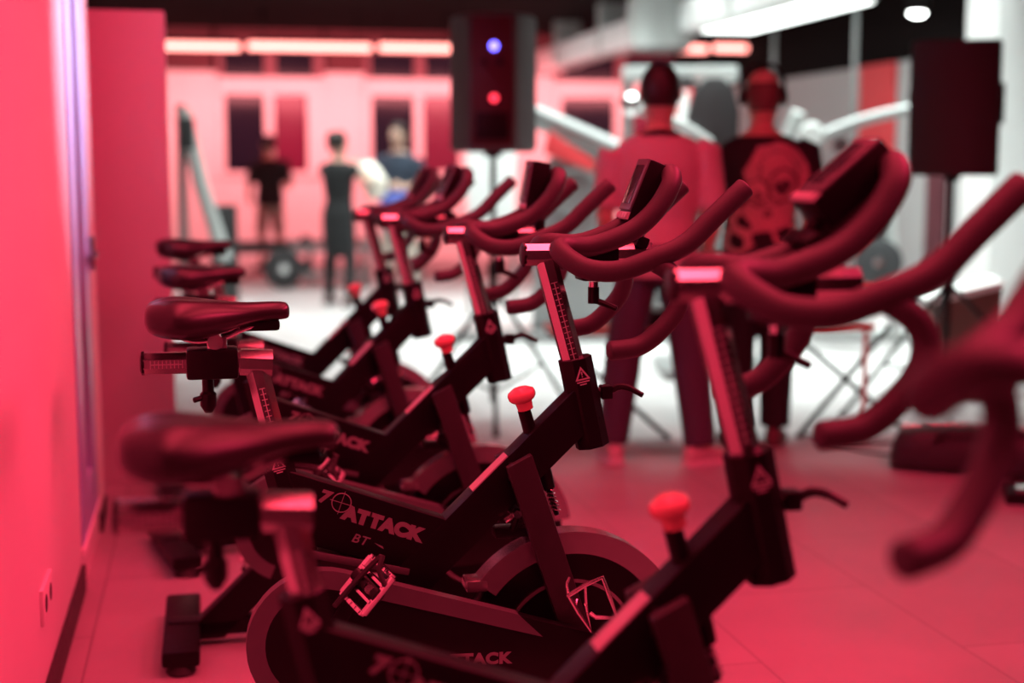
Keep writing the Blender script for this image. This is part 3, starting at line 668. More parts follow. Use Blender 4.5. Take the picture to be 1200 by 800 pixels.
def person(label, loc, rz, H, arms, legs, top, top_m, bottom_m, shoe_m, hair='short', sleeve=True, lean=0.0, group=None, vox=.008, shorts=False, dress=False, female=False, headturn=0.0, bald=False):
    """arms: [(shoulder, elbow, wrist, hand dir, thumb side)], legs: [(hip, knee, ankle, toe dir)] for a 1.78 m figure facing +Y"""
    t = thing('person', label, 'person', loc, R(rz), group)
    t.scale = (H / 1.78,) * 3
    w = .88 if female else 1.0
    torso = [(0, 0, .84, .155, .11), (0, -.005, .92, .168 , .125), (0, 0, 1.0, .162 * w, .115), (0, .005, 1.1, .150 * w, .105), (0, .0, 1.22, .170 * w, .118), (0, -.01, 1.34, .190 * w, .118), (0, -.015, 1.42, .180 * w, .10), (0, -.015, 1.47, .115, .075), (0, -.005, 1.50, .062, .062)]
    torso = [(x, y + lean * (z - .84), z, rx, ry) for x, y, z, rx, ry in torso]
    ly = lean * .66
    def head(b, g=0.0, zmin=None):
        rs = [(0, .0, 1.545, .055, .06), (0, .012, 1.57, .066, .08), (0, .012, 1.61, .073, .09), (0, .006, 1.66, .078, .098), (0, 0, 1.70, .077, .097), (0, -.004, 1.74, .066, .083), (0, -.006, 1.765, .045, .058), (0, -.006, 1.778, .018, .024)]
        ell_path(b, [(x, y + ly, z, rx + g, ry + g) for x, y, z, rx, ry in rs], 20)
    def body(b):
        ell_path(b, torso, 20)
        tube(b, [(0, ly - .005, 1.46), (0, ly, 1.52), (0, ly + .005, 1.60)], [.062, .056, .056], 14)
        head(b)
        tube(b, [(0, ly + .095, 1.665), (0, ly + .112, 1.635), (0, ly + .09, 1.622)], [.011, .017, .012], 8)
        tube(b, [(-.022, ly + .085, 1.585), (.022, ly + .085, 1.585)], .011, 8)
        for s in (-1, 1):
            tube(b, [(s * .076, ly - .005, 1.68), (s * .088, ly - .012, 1.655), (s * .08, ly - .005, 1.62)], [.012, .017, .010], 8)
        for sh, el, wr, hd, sd in arms:
            ell_path(b, arm_pts((sh, el, wr)), 14, 'path'); hand(b, wr, hd, sd)
        for hp, kn, an, td in legs:
            hp, kn, an = Vector(hp), Vector(kn), Vector(an); L = lambda a, c, u: a + (c - a) * u
            ell_path(b, [(*p, r, r) for p, r in ((hp, .085 * w), (L(hp, kn, .4), .076 * w * w), (kn, .055 * w), (L(kn, an, .3), .056), (L(kn, an, .75), .038), (an, .034))], 14, 'path')
            td = Vector(td).normalized(); tube(b, [an + Vector((0, 0, -.0)), an + Vector((0, 0, -.03)) + td * .06, an + Vector((0, 0, -.05)) + td * .15], [.04, .038, .026], 10)
    bo = part('body', M['skin'], t, body, 60); remesh(bo, vox)
    for s in (-1, 1):
        part('eye', M['cream'], bo, lambda b, s=s: lathe(b, [(.004, -.012), (.012, -.004), (.012, .004), (.004, .010)], (s * .031, ly + .09, 1.66), (0, 1, 0), 12))
    def shirt(b):
        g = .016
        rows = [(x, y, z, rx + g, ry + g) for x, y, z, rx, ry in torso[0 if not dress else 0:8]]
        rows[0] = (rows[0][0], rows[0][1], rows[0][2] - (.0 if not dress else .0), rows[0][3] + .006, rows[0][4] + .006)
        ell_path(b, rows, 20)
        for sh, el, wr, *_ in arms:
            sh, el = Vector(sh), Vector(el); e = sh + (el - sh) * (.88 if sleeve else .22)
            ell_path(b, [(*(sh + Vector((-sh.x * .18, 0, .01))), .062, .062), (*sh, .070, .070), (*(sh + (e - sh) * .5), .067, .067), (*e, .068, .068)], 14, 'path')
        if dress:
            ell_path(b, [(0, ly * .0, .50, .15, .13), (0, 0, .62, .165, .14), (0, 0, .80, .185, .145), (0, 0, .95, .18, .14)], 20)
    sh_o = part('shirt' if not dress else 'tunic', top_m, t, shirt, 60); remesh(sh_o, vox * 1.3)
    def trousers(b):
        ell_path(b, [(0, -.004, .83, .165, .125), (0, -.006, .92, .182, .138), (0, -.002, 1.0, .176, .127)], 20)
        for hp, kn, an, td in legs:
            hp, kn, an = Vector(hp), Vector(kn), Vector(an); L = lambda a, c, u: a + (c - a) * u
            q = [(hp, .098), (L(hp, kn, .4), .092), (kn, .074 if female else .087)]
            if not shorts: q += [(L(kn, an, .3), .070 if female else .084), (L(kn, an, .75), .062 if female else .076), (L(kn, an, .97), .062 if female else .074)]
            if female: q = [(p, r * .9) for p, r in q]
            ell_path(b, [(*p, r, r) for p, r in q], 14, 'path')
    tr = part('shorts' if shorts else 'trousers', bottom_m, t, trousers, 60); remesh(tr, vox * 1.3)
    for hp, kn, an, td in legs:
        an = Vector(an); td = Vector(td).normalized(); f = Vector((an.x, an.y, 0)); sd = Vector((td.y, -td.x, 0))
        def shoe(b):
            rings = []
            for u, h, wd in ((-.085, .055, .022), (-.075, .085, .036), (-.03, .105, .042), (.03, .095, .043), (.09, .07, .050), (.15, .05, .048), (.185, .035, .030)):
                c = f + td * u
                rings.append([c + sd * wd * math.cos(2 * PI * k / 14) + Vector((0, 0, .012 + (h - .012) * (.5 + .5 * math.sin(2 * PI * k / 14)))) for k in range(14)])
            loft(b, rings)
        so_ = part('shoe', shoe_m, t, shoe, 60)
        def sole(b):
            rings = []
            for u, wd in ((-.09, .02), (-.08, .036), (-.03, .044), (.03, .046), (.09, .053), (.15, .05), (.19, .028)):
                c = f + td * u; rings.append([c + sd * wd + Vector((0, 0, .003)), c - sd * wd + Vector((0, 0, .003)), c - sd * wd + Vector((0, 0, .026)), c + sd * wd + Vector((0, 0, .026))])
            loft(b, rings)
        part('sole', M['sole'] if shoe_m is M['shoe'] else shoe_m, so_, sole)
    if hair:
        def hr(b):
            g = .010 if hair != 'stubble' else .004
            rs = [(0, -.03, 1.60, .060, .055), (0, -.022, 1.64, .078, .082), (0, -.012, 1.69, .080, .090), (0, -.008, 1.74, .068, .084), (0, -.008, 1.768, .047, .060), (0, -.008, 1.784, .018, .026)]
            if hair == 'stubble': rs = [(0, -.03, 1.585, .060, .055), (0, -.022, 1.62, .076, .080), (0, -.016, 1.66, .079, .086), (0, -.02, 1.70, .078, .080), (0, -.03, 1.715, .06, .06)]
            ell_path(b, [(x, y + ly, z, rx + g, ry + g) for x, y, z, rx, ry in rs], 20)
            if hair == 'tail': tube(b, catmull([(0, ly - .09, 1.73), (0, ly - .14, 1.74), (0, ly - .16, 1.68), (0, ly - .14, 1.58)], 4), [.03] * 5 + [.035] * 4 + [.028] * 3 + [.015], 10, round_end=.01)
        part('hair', M['hair'] if hair != 'stubble' else M['stubble'], t, hr, 60)
    return t

def standing(spread=.1, front=.0, kb=.0, tl=(-.25, 1, 0), tr=(.25, 1, 0)):
    return [((-.088, 0, .88), (-.095 - spread * .3, .02 + front * .4 + kb, .49), (-.09 - spread * .6, -.01 + front, .075), tl), ((.088, 0, .88), (.095 + spread * .3, .02 - front * .4 + kb, .49), (.09 + spread * .6, -.01 - front, .075), tr)]
DN = (0, .15, -1)
arms_fwd = lambda o=0.0: [((-.205, -.01, 1.40), (-.265 - o, -.02, 1.12), (-.235 - o, .16, .93), (.2, .8, -.5), (1, 0, .3)), ((.205, -.01, 1.40), (.268 + o, -.02, 1.12), (.245 + o, .15, .92), (-.2, .8, -.5), (-1, 0, .3))]

p1 = person('man in a plain loose shirt and dark trousers, seen from behind, arms bent', (1.985, 6.12, 0), -15, 1.79, arms_fwd(-.025), standing(.18, .03, 0, (-.25, 1, 0), (.9, .5, 0)), 0, M['shirt_grey'], M['denim'], M['shoe'], 'short', True, .02, vox=.0075)
part('neck_strap', M['black_cloth'], p1, lambda b: tube(b, catmull([(-.075, -.05, 1.475), (0, -.088, 1.488), (.075, -.05, 1.475), (.06, .06, 1.47), (0, .10, 1.44), (-.06, .06, 1.47), (-.075, -.05, 1.475)], 4), .012, 8))

def skull_shirt():
    m = bpy.data.materials.new('black printed cotton'); m.use_nodes = True
    nt = m.node_tree; L = nt.links.new; b = nt.nodes['Principled BSDF']; b.inputs['Roughness'].default_value = .85
    tc = nt.nodes.new('ShaderNodeTexCoord'); sx = nt.nodes.new('ShaderNodeSeparateXYZ'); L(tc.outputs['Object'], sx.inputs[0])
    def mth(op, a, c=None, clampv=False):
        n = nt.nodes.new('ShaderNodeMath'); n.operation = op; n.use_clamp = clampv
        for i, v in enumerate((a, c)):
            if v is None: continue
            if isinstance(v, (int, float)): n.inputs[i].default_value = v
            else: L(v, n.inputs[i])
        return n.outputs[0]
    nz = nt.nodes.new('ShaderNodeTexNoise'); nz.inputs['Scale'].default_value = 26; L(tc.outputs['Object'], nz.inputs['Vector'])
    wob = mth('MULTIPLY', mth('SUBTRACT', nz.outputs['Fac'], .5), .05)
    X = mth('ADD', sx.outputs['X'], wob); Z = mth('SUBTRACT', sx.outputs['Z'], wob)
    def dist(cx, cz, k=1.0):
        dx = mth('SUBTRACT', X, cx); dz = mth('MULTIPLY', mth('SUBTRACT', Z, cz), k)
        return mth('SQRT', mth('ADD', mth('MULTIPLY', dx, dx), mth('MULTIPLY', dz, dz)))
    def disc(cx, cz, r, k=1.0): return mth('MULTIPLY', mth('SUBTRACT', r, dist(cx, cz, k)), 120, True)
    def ring(cx, cz, r, w): return mth('MULTIPLY', mth('SUBTRACT', w, mth('ABSOLUTE', mth('SUBTRACT', dist(cx, cz), r))), 160, True)
    mx = lambda a, c: mth('MAXIMUM', a, c); cut = lambda a, c, k=1.0: mth('MULTIPLY', a, mth('SUBTRACT', 1, mth('MULTIPLY', c, k)))
    v = mx(disc(.06, 1.28, .155, .92), disc(.03, 1.13, .125, 1.2))
    v = mx(v, ring(-.085, 1.07, .052, .020)); v = mx(v, ring(-.12, .985, .05, .018)); v = mx(v, ring(.10, 1.02, .05, .016))
    v = cut(v, ring(.085, 1.24, .075, .010), .8); v = cut(v, disc(.085, 1.235, .042), .95); v = mx(v, mth('MULTIPLY', disc(.085, 1.235, .016), .45))
    v = cut(v, ring(-.035, 1.21, .06, .009), .75); v = cut(v, disc(-.035, 1.195, .026), .7)
    v = cut(v, ring(.06, 1.31, .085, .008), .5); v = cut(v, disc(.02, 1.105, .024, .8), .7); v = cut(v, ring(.03, 1.30, .15, .007), .5)
    g2 = nt.nodes.new('ShaderNodeTexNoise'); g2.inputs['Scale'].default_value = 70; g2.inputs['Detail'].default_value = 3; L(tc.outputs['Object'], g2.inputs['Vector'])
    v = mth('MULTIPLY', v, mth('ADD', .35, g2.outputs['Fac']), True)
    back = mth('MULTIPLY', mth('SUBTRACT', -.02, sx.outputs['Y']), 60, True); v = mth('MULTIPLY', v, back)
    c = nt.nodes.new('ShaderNodeMix'); c.data_type = 'RGBA'; c.inputs['A'].default_value = (.012, .011, .013, 1); c.inputs['B'].default_value = (.62, .36, .36, 1)
    L(v, c.inputs['Factor']); L(c.outputs['Result'], b.inputs['Base Color'])
    return m
p2 = person('man with cropped hair and headphones, black shirt with a large pale back print', (2.59, 6.42, 0), -14, 1.80, arms_fwd(-.01), standing(.0, -.02), 0, skull_shirt(), M['black_cloth'], M['dark_shoe'], 'stubble', True, .0, vox=.0075)
def phones(b):
    tube(b, catmull([(-.092, 0, 1.65), (-.095, -.0, 1.73), (-.055, -.0, 1.79), (0, -.0, 1.805), (.055, -.0, 1.79), (.095, 0, 1.73), (.092, 0, 1.65)], 5), .011, 8)
    for s in (-1, 1): lathe(b, [(.030, -.012), (.038, -.004), (.038, .016), (.03, .024)], (s * .088, -.002, 1.65), (s, 0, 0), 20)
part('headphones', M['plastic'], p2, phones)

# woman in black, side on, arms raised before her
p3 = person('woman in a black tunic and leggings with tied hair, side on, arms raised', (1.26, 13.9, 0), -40, 1.69,
    [((-.175, 0, 1.39), (-.19, .22, 1.28), (-.10, .36, 1.42), (.3, .6, .6), (1, 0, .3)), ((.175, 0, 1.39), (.20, .22, 1.26), (.12, .38, 1.36), (-.3, .6, .6), (-1, 0, .3))],
    standing(.14, .06), 0, M['black_cloth'], M['black_cloth'], M['dark_shoe'], 'tail', False, .02, vox=.011, dress=True, female=True)
tw = thing('towel', 'pale cream towel bundle held up by the woman in black', 'towel', (1.38, 13.86, 0), R(-40))
def twm(b): ell_path(b, [(.03, .36, 1.02, .05, .06), (.05, .36, 1.10, .12, .10), (.03, .34, 1.22, .15, .11), (-.02, .34, 1.34, .11, .09), (-.04, .36, 1.40, .04, .04)], 16)
ob = part('cloth', M['cream'], tw, twm, 60); remesh(ob, .012)
# man in black tee far off
person('man in a black shirt and beige shorts, standing before the tall window', (.82, 18.9, 0), 12, 1.76, [((-.205, -.01, 1.40), (-.27, -.01, 1.12), (-.24, .14, .95), (.3, .8, -.4), (1, 0, .2)), ((.205, -.01, 1.40), (.27, .0, 1.13), (.22, .2, 1.08), (-.4, .8, .2), (-1, 0, .3))], standing(.06, .0), 0, M['black_cloth'], M['beige'], M['dark_shoe'], 'short', True, vox=.012, shorts=True)
p5 = person('man in a navy shirt with a blue jacket tied on, behind the far handlebars', (1.98, 14.9, 0), 150, 1.80, [((-.205, -.01, 1.40), (-.27, .02, 1.13), (-.14, .24, 1.12), (.6, .6, .1), (0, 0, 1)), ((.205, -.01, 1.40), (.27, .02, 1.13), (.14, .24, 1.12), (-.6, .6, .1), (0, 0, 1))], standing(.1, .03), 0, M['navy'], M['beige'], M['dark_shoe'], 'short', True, vox=.012)
def jk(b): ell_path(b, [(0, 0, .70, .205, .165), (0, 0, .84, .215, .17), (0, 0, 1.0, .20, .15), (0, 0, 1.08, .185, .135)], 20)
jo = part('tied_jacket', M['blue'], p5, jk, 60); remesh(jo, .014)
#PEOPLE_END

# ------------------------------------------------------------------ table and floor things
tb = thing('folding_table', 'low folding table with red top and crossed black legs', 'table', (2.55, 6.72, 0), R(-4))
part('table_top', M['wood'], tb, lambda b: box(b, (-.92, -.15, .53), (.72, .15, .565), .008))
for x in (-.62, .62):
    part('leg', M['frame'], tb, lambda b, x=x: tube(b, [(x - .30, -.16, .0), (x + .28, .1, .53)], .014, 10)); part('leg', M['frame'], tb, lambda b, x=x: tube(b, [(x + .30, -.12, .0), (x - .28, .14, .53)], .014, 10))
part('leg', M['wood'], tb, lambda b: tube(b, [(.68, -.12, 0), (.68, -.12, .54)], .014, 10))
mx = thing('mixing_desk', 'dark mixing desk lying on the low red table', 'mixer', (2.25, 6.74, .565), R(-4))
part('case', M['plastic'], mx, lambda b: prism(b, [(-.3, 0), (.3, 0), (.3, .05), (-.3, .09)], -.15, .15, .006))
part('fader_panel', M['decal_dim'], mx, lambda b: [tube(b, [(-.25 + i * .06, -.1, .088 - (i * .06) * .066), (-.25 + i * .06, .1, .088 - i * .06 * .066)], .004, 6) for i in range(9)] and box(b, (-.28, -.12, .05), (.28, .12, .062)))
bg = thing('gear_bag', 'rounded black gear bag lying on the red floor under the speaker stand', 'bag', (3.28, 5.62, 0), R(-32))
def bag(b):
    rings = []
    for u, w, h in ((-.34, .07, .10), (-.31, .11, .17), (-.2, .13, .205), (.0, .135, .21), (.2, .13, .20), (.31, .11, .17), (.34, .07, .1)):
        rings.append([(u, w * math.copysign(abs(math.cos(a)) ** .6, math.cos(a)), .005 + h * (.5 + .5 * math.copysign(abs(math.sin(a)) ** .6, math.sin(a)))) for a in [2 * PI * k / 18 for k in range(18)]])
    loft(b, rings)
part('bag_body', M['pad_black'], bg, bag, 60)
part('zipper', M['steel'], bg, lambda b: tube(b, [(-.3, 0, .19), (-.15, 0, .212), (.15, 0, .212), (.3, 0, .19)], .004, 6))
part('carry_strap', M['rubber'], bg, lambda b: tube(b, catmull([(-.15, -.12, .14), (-.1, -.16, .2), (.1, -.16, .2), (.15, -.12, .14)], 5), .012, 8))
pb = thing('pedal_board', 'black metal pedal board with chrome tray on the floor beside the gear bag', 'equipment', (3.35, 5.05, 0), R(-25))
part('tray', M['frame'], pb, lambda b: box(b, (-.22, -.13, 0), (.26, .13, .05), .01))
part('chrome_plate', M['chrome'], pb, lambda b: box(b, (-.18, -.1, .045), (.1, .1, .062), .006))
part('foot_switch', M['chrome'], pb, lambda b: lathe(b, [(.03, 0), (.03, .02), (.02, .026)], (.17, 0, .05)))
def cable(label, pts, r=.006):
    o = part('floor_cable', M['rubber'], None, lambda b: tube(b, catmull([Vector(p) for p in pts], 8), r, 8)); tag(o, label, 'cable', 'cables on the floor')
cable('thin dark cable curling over the pale floor behind the gear bag', [(2.9, 6.6, .007), (3.1, 6.35, .007), (3.4, 6.3, .007), (3.7, 6.5, .007), (3.9, 6.95, .007)])
cable('dark cable running from the gear bag towards the low table', [(3.15, 5.95, .007), (3.0, 6.15, .007), (2.95, 6.5, .007), (3.15, 6.75, .007), (3.25, 6.9, .007)])
mb_ = thing('lidded_crate', 'brown crate with a sloping white lid beside the speaker stand', 'crate', (4.42, 7.75, 0), R(-20))
part('crate_body', M['brown_box'], mb_, lambda b: prism(b, [(-.2, 0), (.2, 0), (.2, .64), (-.2, .54)], -.2, .2, .01))
part('lid', M['white_paint'], mb_, lambda b: prism(b, [(-.23, .535), (.21, .645), (.2, .685), (-.24, .575)], -.22, .22, .008))
ch = thing('folding_chair', 'red folding chair at the edge beside the brown crate', 'chair', (5.05, 7.5, 0), R(40))
part('seat', M['pad_red'], ch, lambda b: box(b, (-.2, -.2, .43), (.2, .2, .46), .01)); part('backrest', M['pad_red'], ch, lambda b: box(b, (-.2, .19, .62), (.2, .215, .84), .01))
for sx_ in (-1, 1):
    part('leg', M['pad_red'], ch, lambda b, s=sx_: tube(b, [(s * .19, -.22, 0), (s * .19, .2, .84)], .013, 8)); part('leg', M['pad_red'], ch, lambda b, s=sx_: tube(b, [(s * .17, .24, 0), (s * .17, -.17, .44)], .013, 8))

# ------------------------------------------------------------------ gym machines
def plate(t, c, r, ax=(0, 1, 0), w=.05):
    p = part('weight_plate', M['plate'], t, lambda b: lathe(b, [(.03, -w / 2), (r * .86, -w / 2), (r, -w * .3), (r, w * .3), (r * .86, w / 2), (.03, w / 2)], c, ax, 32))
    part('plate_hub', M['chrome'], p, lambda b: lathe(b, [(.035, -w * .7), (.035, w * .7)], c, ax, 16))
def fr(t, name, m, pts, r=.04): return part(name, m, t, lambda b: tube(b, pts, r, 10))

# plate loaded press with a long curved silver arm
g1 = thing('chest_press_machine', 'silver plate loaded press machine with long curved arm, behind the printed shirt', 'gym machine', (4.55, 9.9, 0), R(-20))
fr(g1, 'base_frame', M['white_metal'], [(-.8, -.35, .05), (-.8, .45, .05), (.7, .45, .05), (.7, -.35, .05)], .05)
fr(g1, 'upright', M['white_metal'], [(-.35, .3, .05), (-.45, .25, 1.2), (-.25, .1, 1.75)], .055)
fr(g1, 'upright', M['white_metal'], [(.55, .3, .05), (.45, .25, 1.0), (.3, .2, 1.5)], .05)
part('press_arm', M['grey_metal'], g1, lambda b: tube(b, catmull([(-.55, -.05, 1.35), (-.2, -.05, 1.52), (.2, -.05, 1.68), (.62, -.05, 1.78)], 6), .042, 12, round_end=.02))
part('pivot_disc', M['white_metal'], g1, lambda b: lathe(b, [(.075, -.05), (.09, -.03), (.09, .03), (.075, .05)], (-.16, -.05, 1.58), (0, 1, 0), 28))
part('pivot_disc', M['chrome'], g1, lambda b: lathe(b, [(.06, -.05), (.06, .05)], (.05, -.1, 1.50), (0, 1, 0), 28))
part('seat', M['pad_black'], g1, lambda b: box(b, (-.1, -.2, .5), (.35, .2, .58), .03)); part('back_pad', M['pad_black'], g1, lambda b: box(b, (.3, -.16, .6), (.38, .16, 1.25), .03))
plate(g1, (-.15, -.32, .62), .2); plate(g1, (.32, -.34, .66), .17); fr(g1, 'plate_bar', M['chrome'], [(-.15, -.45, .62), (-.15, .3, .62)], .025); fr(g1, 'plate_bar', M['chrome'], [(.32, -.45, .66), (.45, .25, .66)], .025)

g2 = thing('lat_tower', 'tall silver pull tower with white crossbar and striped red pad', 'gym machine', (3.95, 11.6, 0), R(-15))
fr(g2, 'upright', M['grey_metal'], [(-.45, .1, .0), (-.45, .1, 2.15)], .05); fr(g2, 'upright', M['grey_metal'], [(.35, .1, 0), (.35, .1, 2.15)], .05)
part('crossbar', M['white_metal'], g2, lambda b: box(b, (-.5, .04, 2.05), (.48, .16, 2.19), .03)); part('base_foot', M['grey_metal'], g2, lambda b: box(b, (-.55, -.5, 0), (.45, .5, .07), .02))
part('red_pad', M['pad_red'], g2, lambda b: box(b, (-.17, -.12, 1.44), (.19, .02, 1.98), .05)); part('pad_stripe', M['white_paint'], g2, lambda b: box(b, (-.03, -.13, 1.45), (.05, -.115, 1.97), .004))
part('pad_mount', M['pad_black'], g2, lambda b: box(b, (-.06, -.02, 1.3), (.1, .09, 2.1), .02)); part('weight_stack', M['plate'], g2, lambda b: box(b, (-.2, .04, .15), (.2, .2, 1.35), .01))

g3 = thing('padded_back_machine', 'machine with a rounded dark back pad and curved chrome handle between the two men', 'gym machine', (3.25, 8.9, 0), R(-12))
part('back_pad', M['pad_black'], g3, lambda b: prism(b, [(-.16, 1.25), (.16, 1.25), (.17, 1.7), (.13, 1.85), (.05, 1.92), (-.05, 1.92), (-.13, 1.84), (-.17, 1.68)], -.05, .05, .03))
fr(g3, 'upright', M['grey_metal'], [(0, .08, 0), (0, .08, 1.8)], .05); part('seat', M['pad_black'], g3, lambda b: box(b, (-.2, -.45, .45), (.2, 0, .53), .03)); part('base_frame', M['grey_metal'], g3, lambda b: box(b, (-.35, -.5, 0), (.35, .3, .07), .02)); fr(g3, 'seat_post', M['grey_metal'], [(0, -.22, .05), (0, -.22, .47)], .04)
part('curved_handle', M['white_metal'], g3, lambda b: tube(b, catmull([(-.05, -.1, 1.50), (-.22, -.16, 1.60), (-.42, -.2, 1.69), (-.58, -.2, 1.72)], 5), .04, 10, round_end=.03))
part('handle_ball', M['lamp_white'] if False else M['chrome'], g3, lambda b: lathe(b, [(.02, -.07), (.06, -.04), (.075, 0), (.06, .04), (.02, .07)], (-.55, -.2, 1.74), (0, 1, 0), 20))

g4 = thing('leg_press_machine', 'grey leg press with long slanting rails behind the speaker with the blue lamp', 'gym machine', (2.7, 10.9, 0), R(-15))
part('rail', M['grey_metal'], g4, lambda b: tube(b, [(-.75, -.2, 2.0), (.75, -.2, 1.35)], .07, 12)); part('rail', M['grey_metal'], g4, lambda b: tube(b, [(-.72, .2, 1.95), (.78, .2, 1.3)], .07, 12))
part('shroud', M['grey_metal'], g4, lambda b: prism(b, [(-.2, .0), (.5, .0), (.46, .9), (.30, 1.45), (.08, 1.55), (-.16, 1.3)], -.14, .14, .03))
part('foot_plate', M['pad_red'], g4, lambda b: prism(b, [(-.1, 1.45), (.28, 1.3), (.3, 1.38), (-.06, 1.62)], -.3, -.24, .01)); part('support', M['grey_metal'], g4, lambda b: tube(b, [(.72, 0, 1.38), (.75, 0, 0)], .05, 10)); part('base_frame', M['grey_metal'], g4, lambda b: box(b, (-.8, -.35, 0), (.9, .35, .07), .02))
part('round_cover', M['grey_metal'], g4, lambda b: lathe(b, [(.16, -.03), (.19, 0), (.16, .03)], (.14, -.18, 1.15), (0, 1, 0), 28))

g5 = thing('cable_machine', 'white weight machine with slanting frame beside the partition edge', 'gym machine', (-.02, 13.2, 0), R(0))
fr(g5, 'slant_frame', M['white_metal'], [(-.15, 0, 1.85), (-.02, 0, 1.2), (.18, 0, .5)], .07); fr(g5, 'upright', M['grey_metal'], [(-.18, .1, 0), (-.18, .1, 1.9)], .045); part('pad', M['pad_black'], g5, lambda b: box(b, (-.2, -.08, 1.5), (-.06, .0, 1.78), .02))
part('base_foot', M['white_metal'], g5, lambda b: box(b, (-.3, -.35, 0), (.45, .35, .08), .02)); part('weight_stack', M['pad_black'], g5, lambda b: box(b, (.05, .1, .08), (.3, .3, 1.0), .02))

def bench(loc, rz, label, m):
    t = thing('flat_bench', label, 'bench', loc, R(rz), 'benches along the far wall')
    part('pad', m, t, lambda b: box(b, (-.62, -.15, .40), (.62, .15, .48), .03)); part('frame', M['grey_metal'], t, lambda b: box(b, (-.5, -.03, .33), (.5, .03, .40), .01))
    for s in (-1, 1): part('leg', M['grey_metal'], t, lambda b, s=s: (box(b, (s * .45 - .03, -.03, .03), (s * .45 + .03, .03, .35)), box(b, (s * .45 - .035, -.25, 0), (s * .45 + .035, .25, .05), .01)))
bench((.75, 17.0, 0), 4, 'black flat bench on the floor before the twin window', M['pad_black']); bench((2.1, 17.3, 0), -8, 'red flat bench behind the woman in black', M['pad_red'])
rk = thing('dumbbell_rack', 'grey dumbbell rack standing under the tall twin window', 'rack', (1.35, 16.2, 0), R(3))
part('shelf', M['grey_metal'], rk, lambda b: box(b, (-.4, -.18, .40), (.4, .18, .46), .01)); part('shelf', M['grey_metal'], rk, lambda b: box(b, (-.4, -.18, .12), (.4, .18, .18), .01)); part('side_panel', M['grey_metal'], rk, lambda b: box(b, (-.43, -.2, 0), (-.39, .2, .55), .01)); part('side_panel', M['grey_metal'], rk, lambda b: box(b, (.39, -.2, 0), (.43, .2, .55), .01))
for zi, z in enumerate((.46, .18)):
    for k in range(3):
        lab = '%s dumbbell on the %s shelf of the grey rack' % (('first', 'middle', 'last')[k], ('upper', 'lower')[zi])
        d = thing('dumbbell', lab, 'dumbbell', (1.35 - .25 + k * .25, 16.2, z + .062), R(3), 'dumbbells on the grey rack')
        part('handle', M['chrome'], d, lambda b: tube(b, [(0, -.08, 0), (0, .08, 0)], .015, 10))
        for s in (-1, 1): part('weight_head', M['plate'], d, lambda b, s=s: lathe(b, [(.05, -.035), (.062, -.025), (.062, .025), (.05, .035)], (0, s * .1, 0), (0, 1, 0), 6))
wp = thing('weight_wheel', 'loose dark weight plate leaning against the grey dumbbell rack', 'weight plate', (.82, 15.9, .225), R(10))
part('disc', M['plate'], wp, lambda b: lathe(b, [(.03, -.03), (.19, -.03), (.222, -.015), (.222, .015), (.19, .03), (.03, .03)], (0, 0, 0), (0, 1, 0), 32)); part('center_ring', M['chrome'], wp, lambda b: lathe(b, [(.05, -.036), (.05, .036)], (0, 0, 0), (0, 1, 0), 20))
# bright notice boards behind the speaker
def easel(loc, rz, w, h, z0, label):
    t = thing('white_board', label, 'board', loc, R(rz))
    part('board', M['white_paint'], t, lambda b: box(b, (-w / 2, -.02, z0), (w / 2, .02, z0 + h), .006))
    for s in (-1, 1): part('leg', M['grey_metal'], t, lambda b, s=s: tube(b, [(s * w * .45, .03, 0), (s * w * .45, .03, z0 + .1)], .02, 8))
    part('tray', M['grey_metal'], t, lambda b: box(b, (-w / 2, -.07, z0 - .02), (w / 2, .0, z0 + .01), .004))
easel((2.55, 12.8, 0), -12, .45, .75, .75, 'bright white board on legs behind the speaker with the blue lamp')
for x, y, lab in ((5.71, 12.0, 'slim steel post from floor to ceiling near the plain black speaker'), (5.76, 14.0, 'slim steel post behind the head of the man with headphones')):
    sp2 = thing('steel_post', lab, 'post', (x, y, 0), 0, 'slim steel posts')
    part('shaft', M['grey_metal'], sp2, lambda b: tube(b, [(0, 0, 0), (0, 0, 3.3)], .022, 12)); part('foot_plate', M['grey_metal'], sp2, lambda b: box(b, (-.08, -.08, 0), (.08, .08, .012)))
#END_THINGS

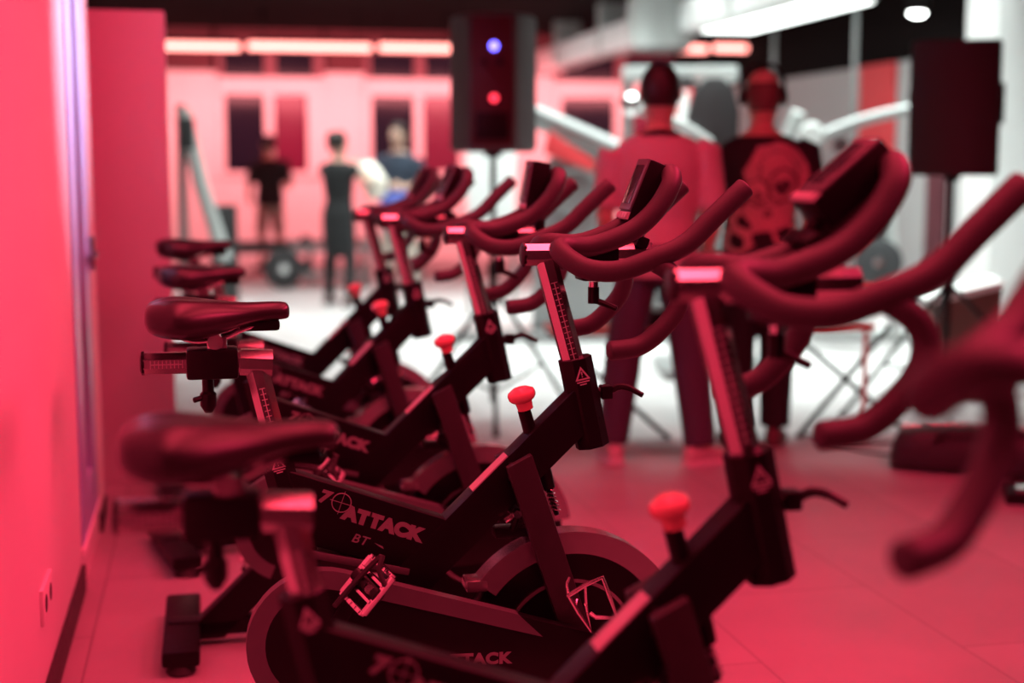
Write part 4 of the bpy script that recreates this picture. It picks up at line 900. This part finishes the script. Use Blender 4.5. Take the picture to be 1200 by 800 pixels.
# ------------------------------------------------------------------ lights
def area(loc, rot, sx, sy, col, e, spread=180):
    l = bpy.data.lights.new('area', 'AREA'); l.shape = 'RECTANGLE'; l.size = sx; l.size_y = sy; l.color = col; l.energy = e; l.spread = R(spread)
    o = bpy.data.objects.new('lamp_source', l); COL.objects.link(o); o.location = loc; o.rotation_euler = [R(a) for a in rot]; return o
RED = (1, .036, .108)
area((1.25, 3.1, 3.2), (0, 0, 0), .6, 5.4, (1, .055, .10), 60, 120)
area((2.6, 2.4, 3.1), (0, 58, 0), .8, 5.0, RED, 110, 100)
area((2.6, 2.2, 3.2), (38, 0, -8), .8, .8, RED, 48, 90)
area((3.2, 19.0, 2.55), (66, 0, 0), 9, .4, (1, .25, .27), 280, 150)
area((.5, 17, 3.2), (0, 0, 0), 4, 4, (1, .06, .10), 50, 150)
WHITE = (.90, 1, .96)
area((4.6, 11.0, 3.2), (0, 0, 0), 4.0, 5.0, WHITE, 330, 100)
area((1.6, 12.5, 3.2), (0, 0, 0), 4.0, 6.0, WHITE, 280, 95)
area((3.6, 8.6, 3.2), (0, 0, 0), 4.5, 1.6, WHITE, 110, 80)
area((1.3, 4.95, 2.5), (0, 68, 0), .15, .15, (.70, .72, 1), 7, 44)  # added bluish lamp without a visible source, tints the door frame lavender
area((.24, 3.0, 3.2), (0, 0, 0), .4, 5.4, (1, .05, .10), 40, 120)
area((.3, 4.4, 3.2), (52, 0, 20), .5, .5, RED, 9, 80)  # added unseen red lamp that brightens the partition face
area((3.3, 15.5, 2.5), (0, -84, 0), .4, 7, WHITE, 26, 110)  # added unseen white fill that lifts the side of the duct
w = bpy.data.worlds.new('dim room'); S.world = w; w.use_nodes = True
w.node_tree.nodes['Background'].inputs['Color'].default_value = (.5, .03, .07, 1); w.node_tree.nodes['Background'].inputs['Strength'].default_value = .012

# ------------------------------------------------------------------ camera
F = 50 / 36 * 1200
pit = math.atan(204 / F); yaw = math.atan(360 * math.cos(pit) / F)
cd = bpy.data.cameras.new('camera'); cam = bpy.data.objects.new('camera', cd); COL.objects.link(cam)
cd.lens = 50; cd.sensor_width = 36; cd.sensor_fit = 'HORIZONTAL'
cam.location = (0, 0, 1.34); cam.rotation_euler = (PI / 2 - pit, 0, -yaw)
cd.clip_start = .05
cd.dof.use_dof = True; cd.dof.focus_distance = 3.02; cd.dof.aperture_fstop = 1.4
S.camera = cam
S.view_settings.view_transform = 'Standard'; S.view_settings.look = 'None'; S.view_settings.exposure = 0.0
S.cycles.use_denoising = True
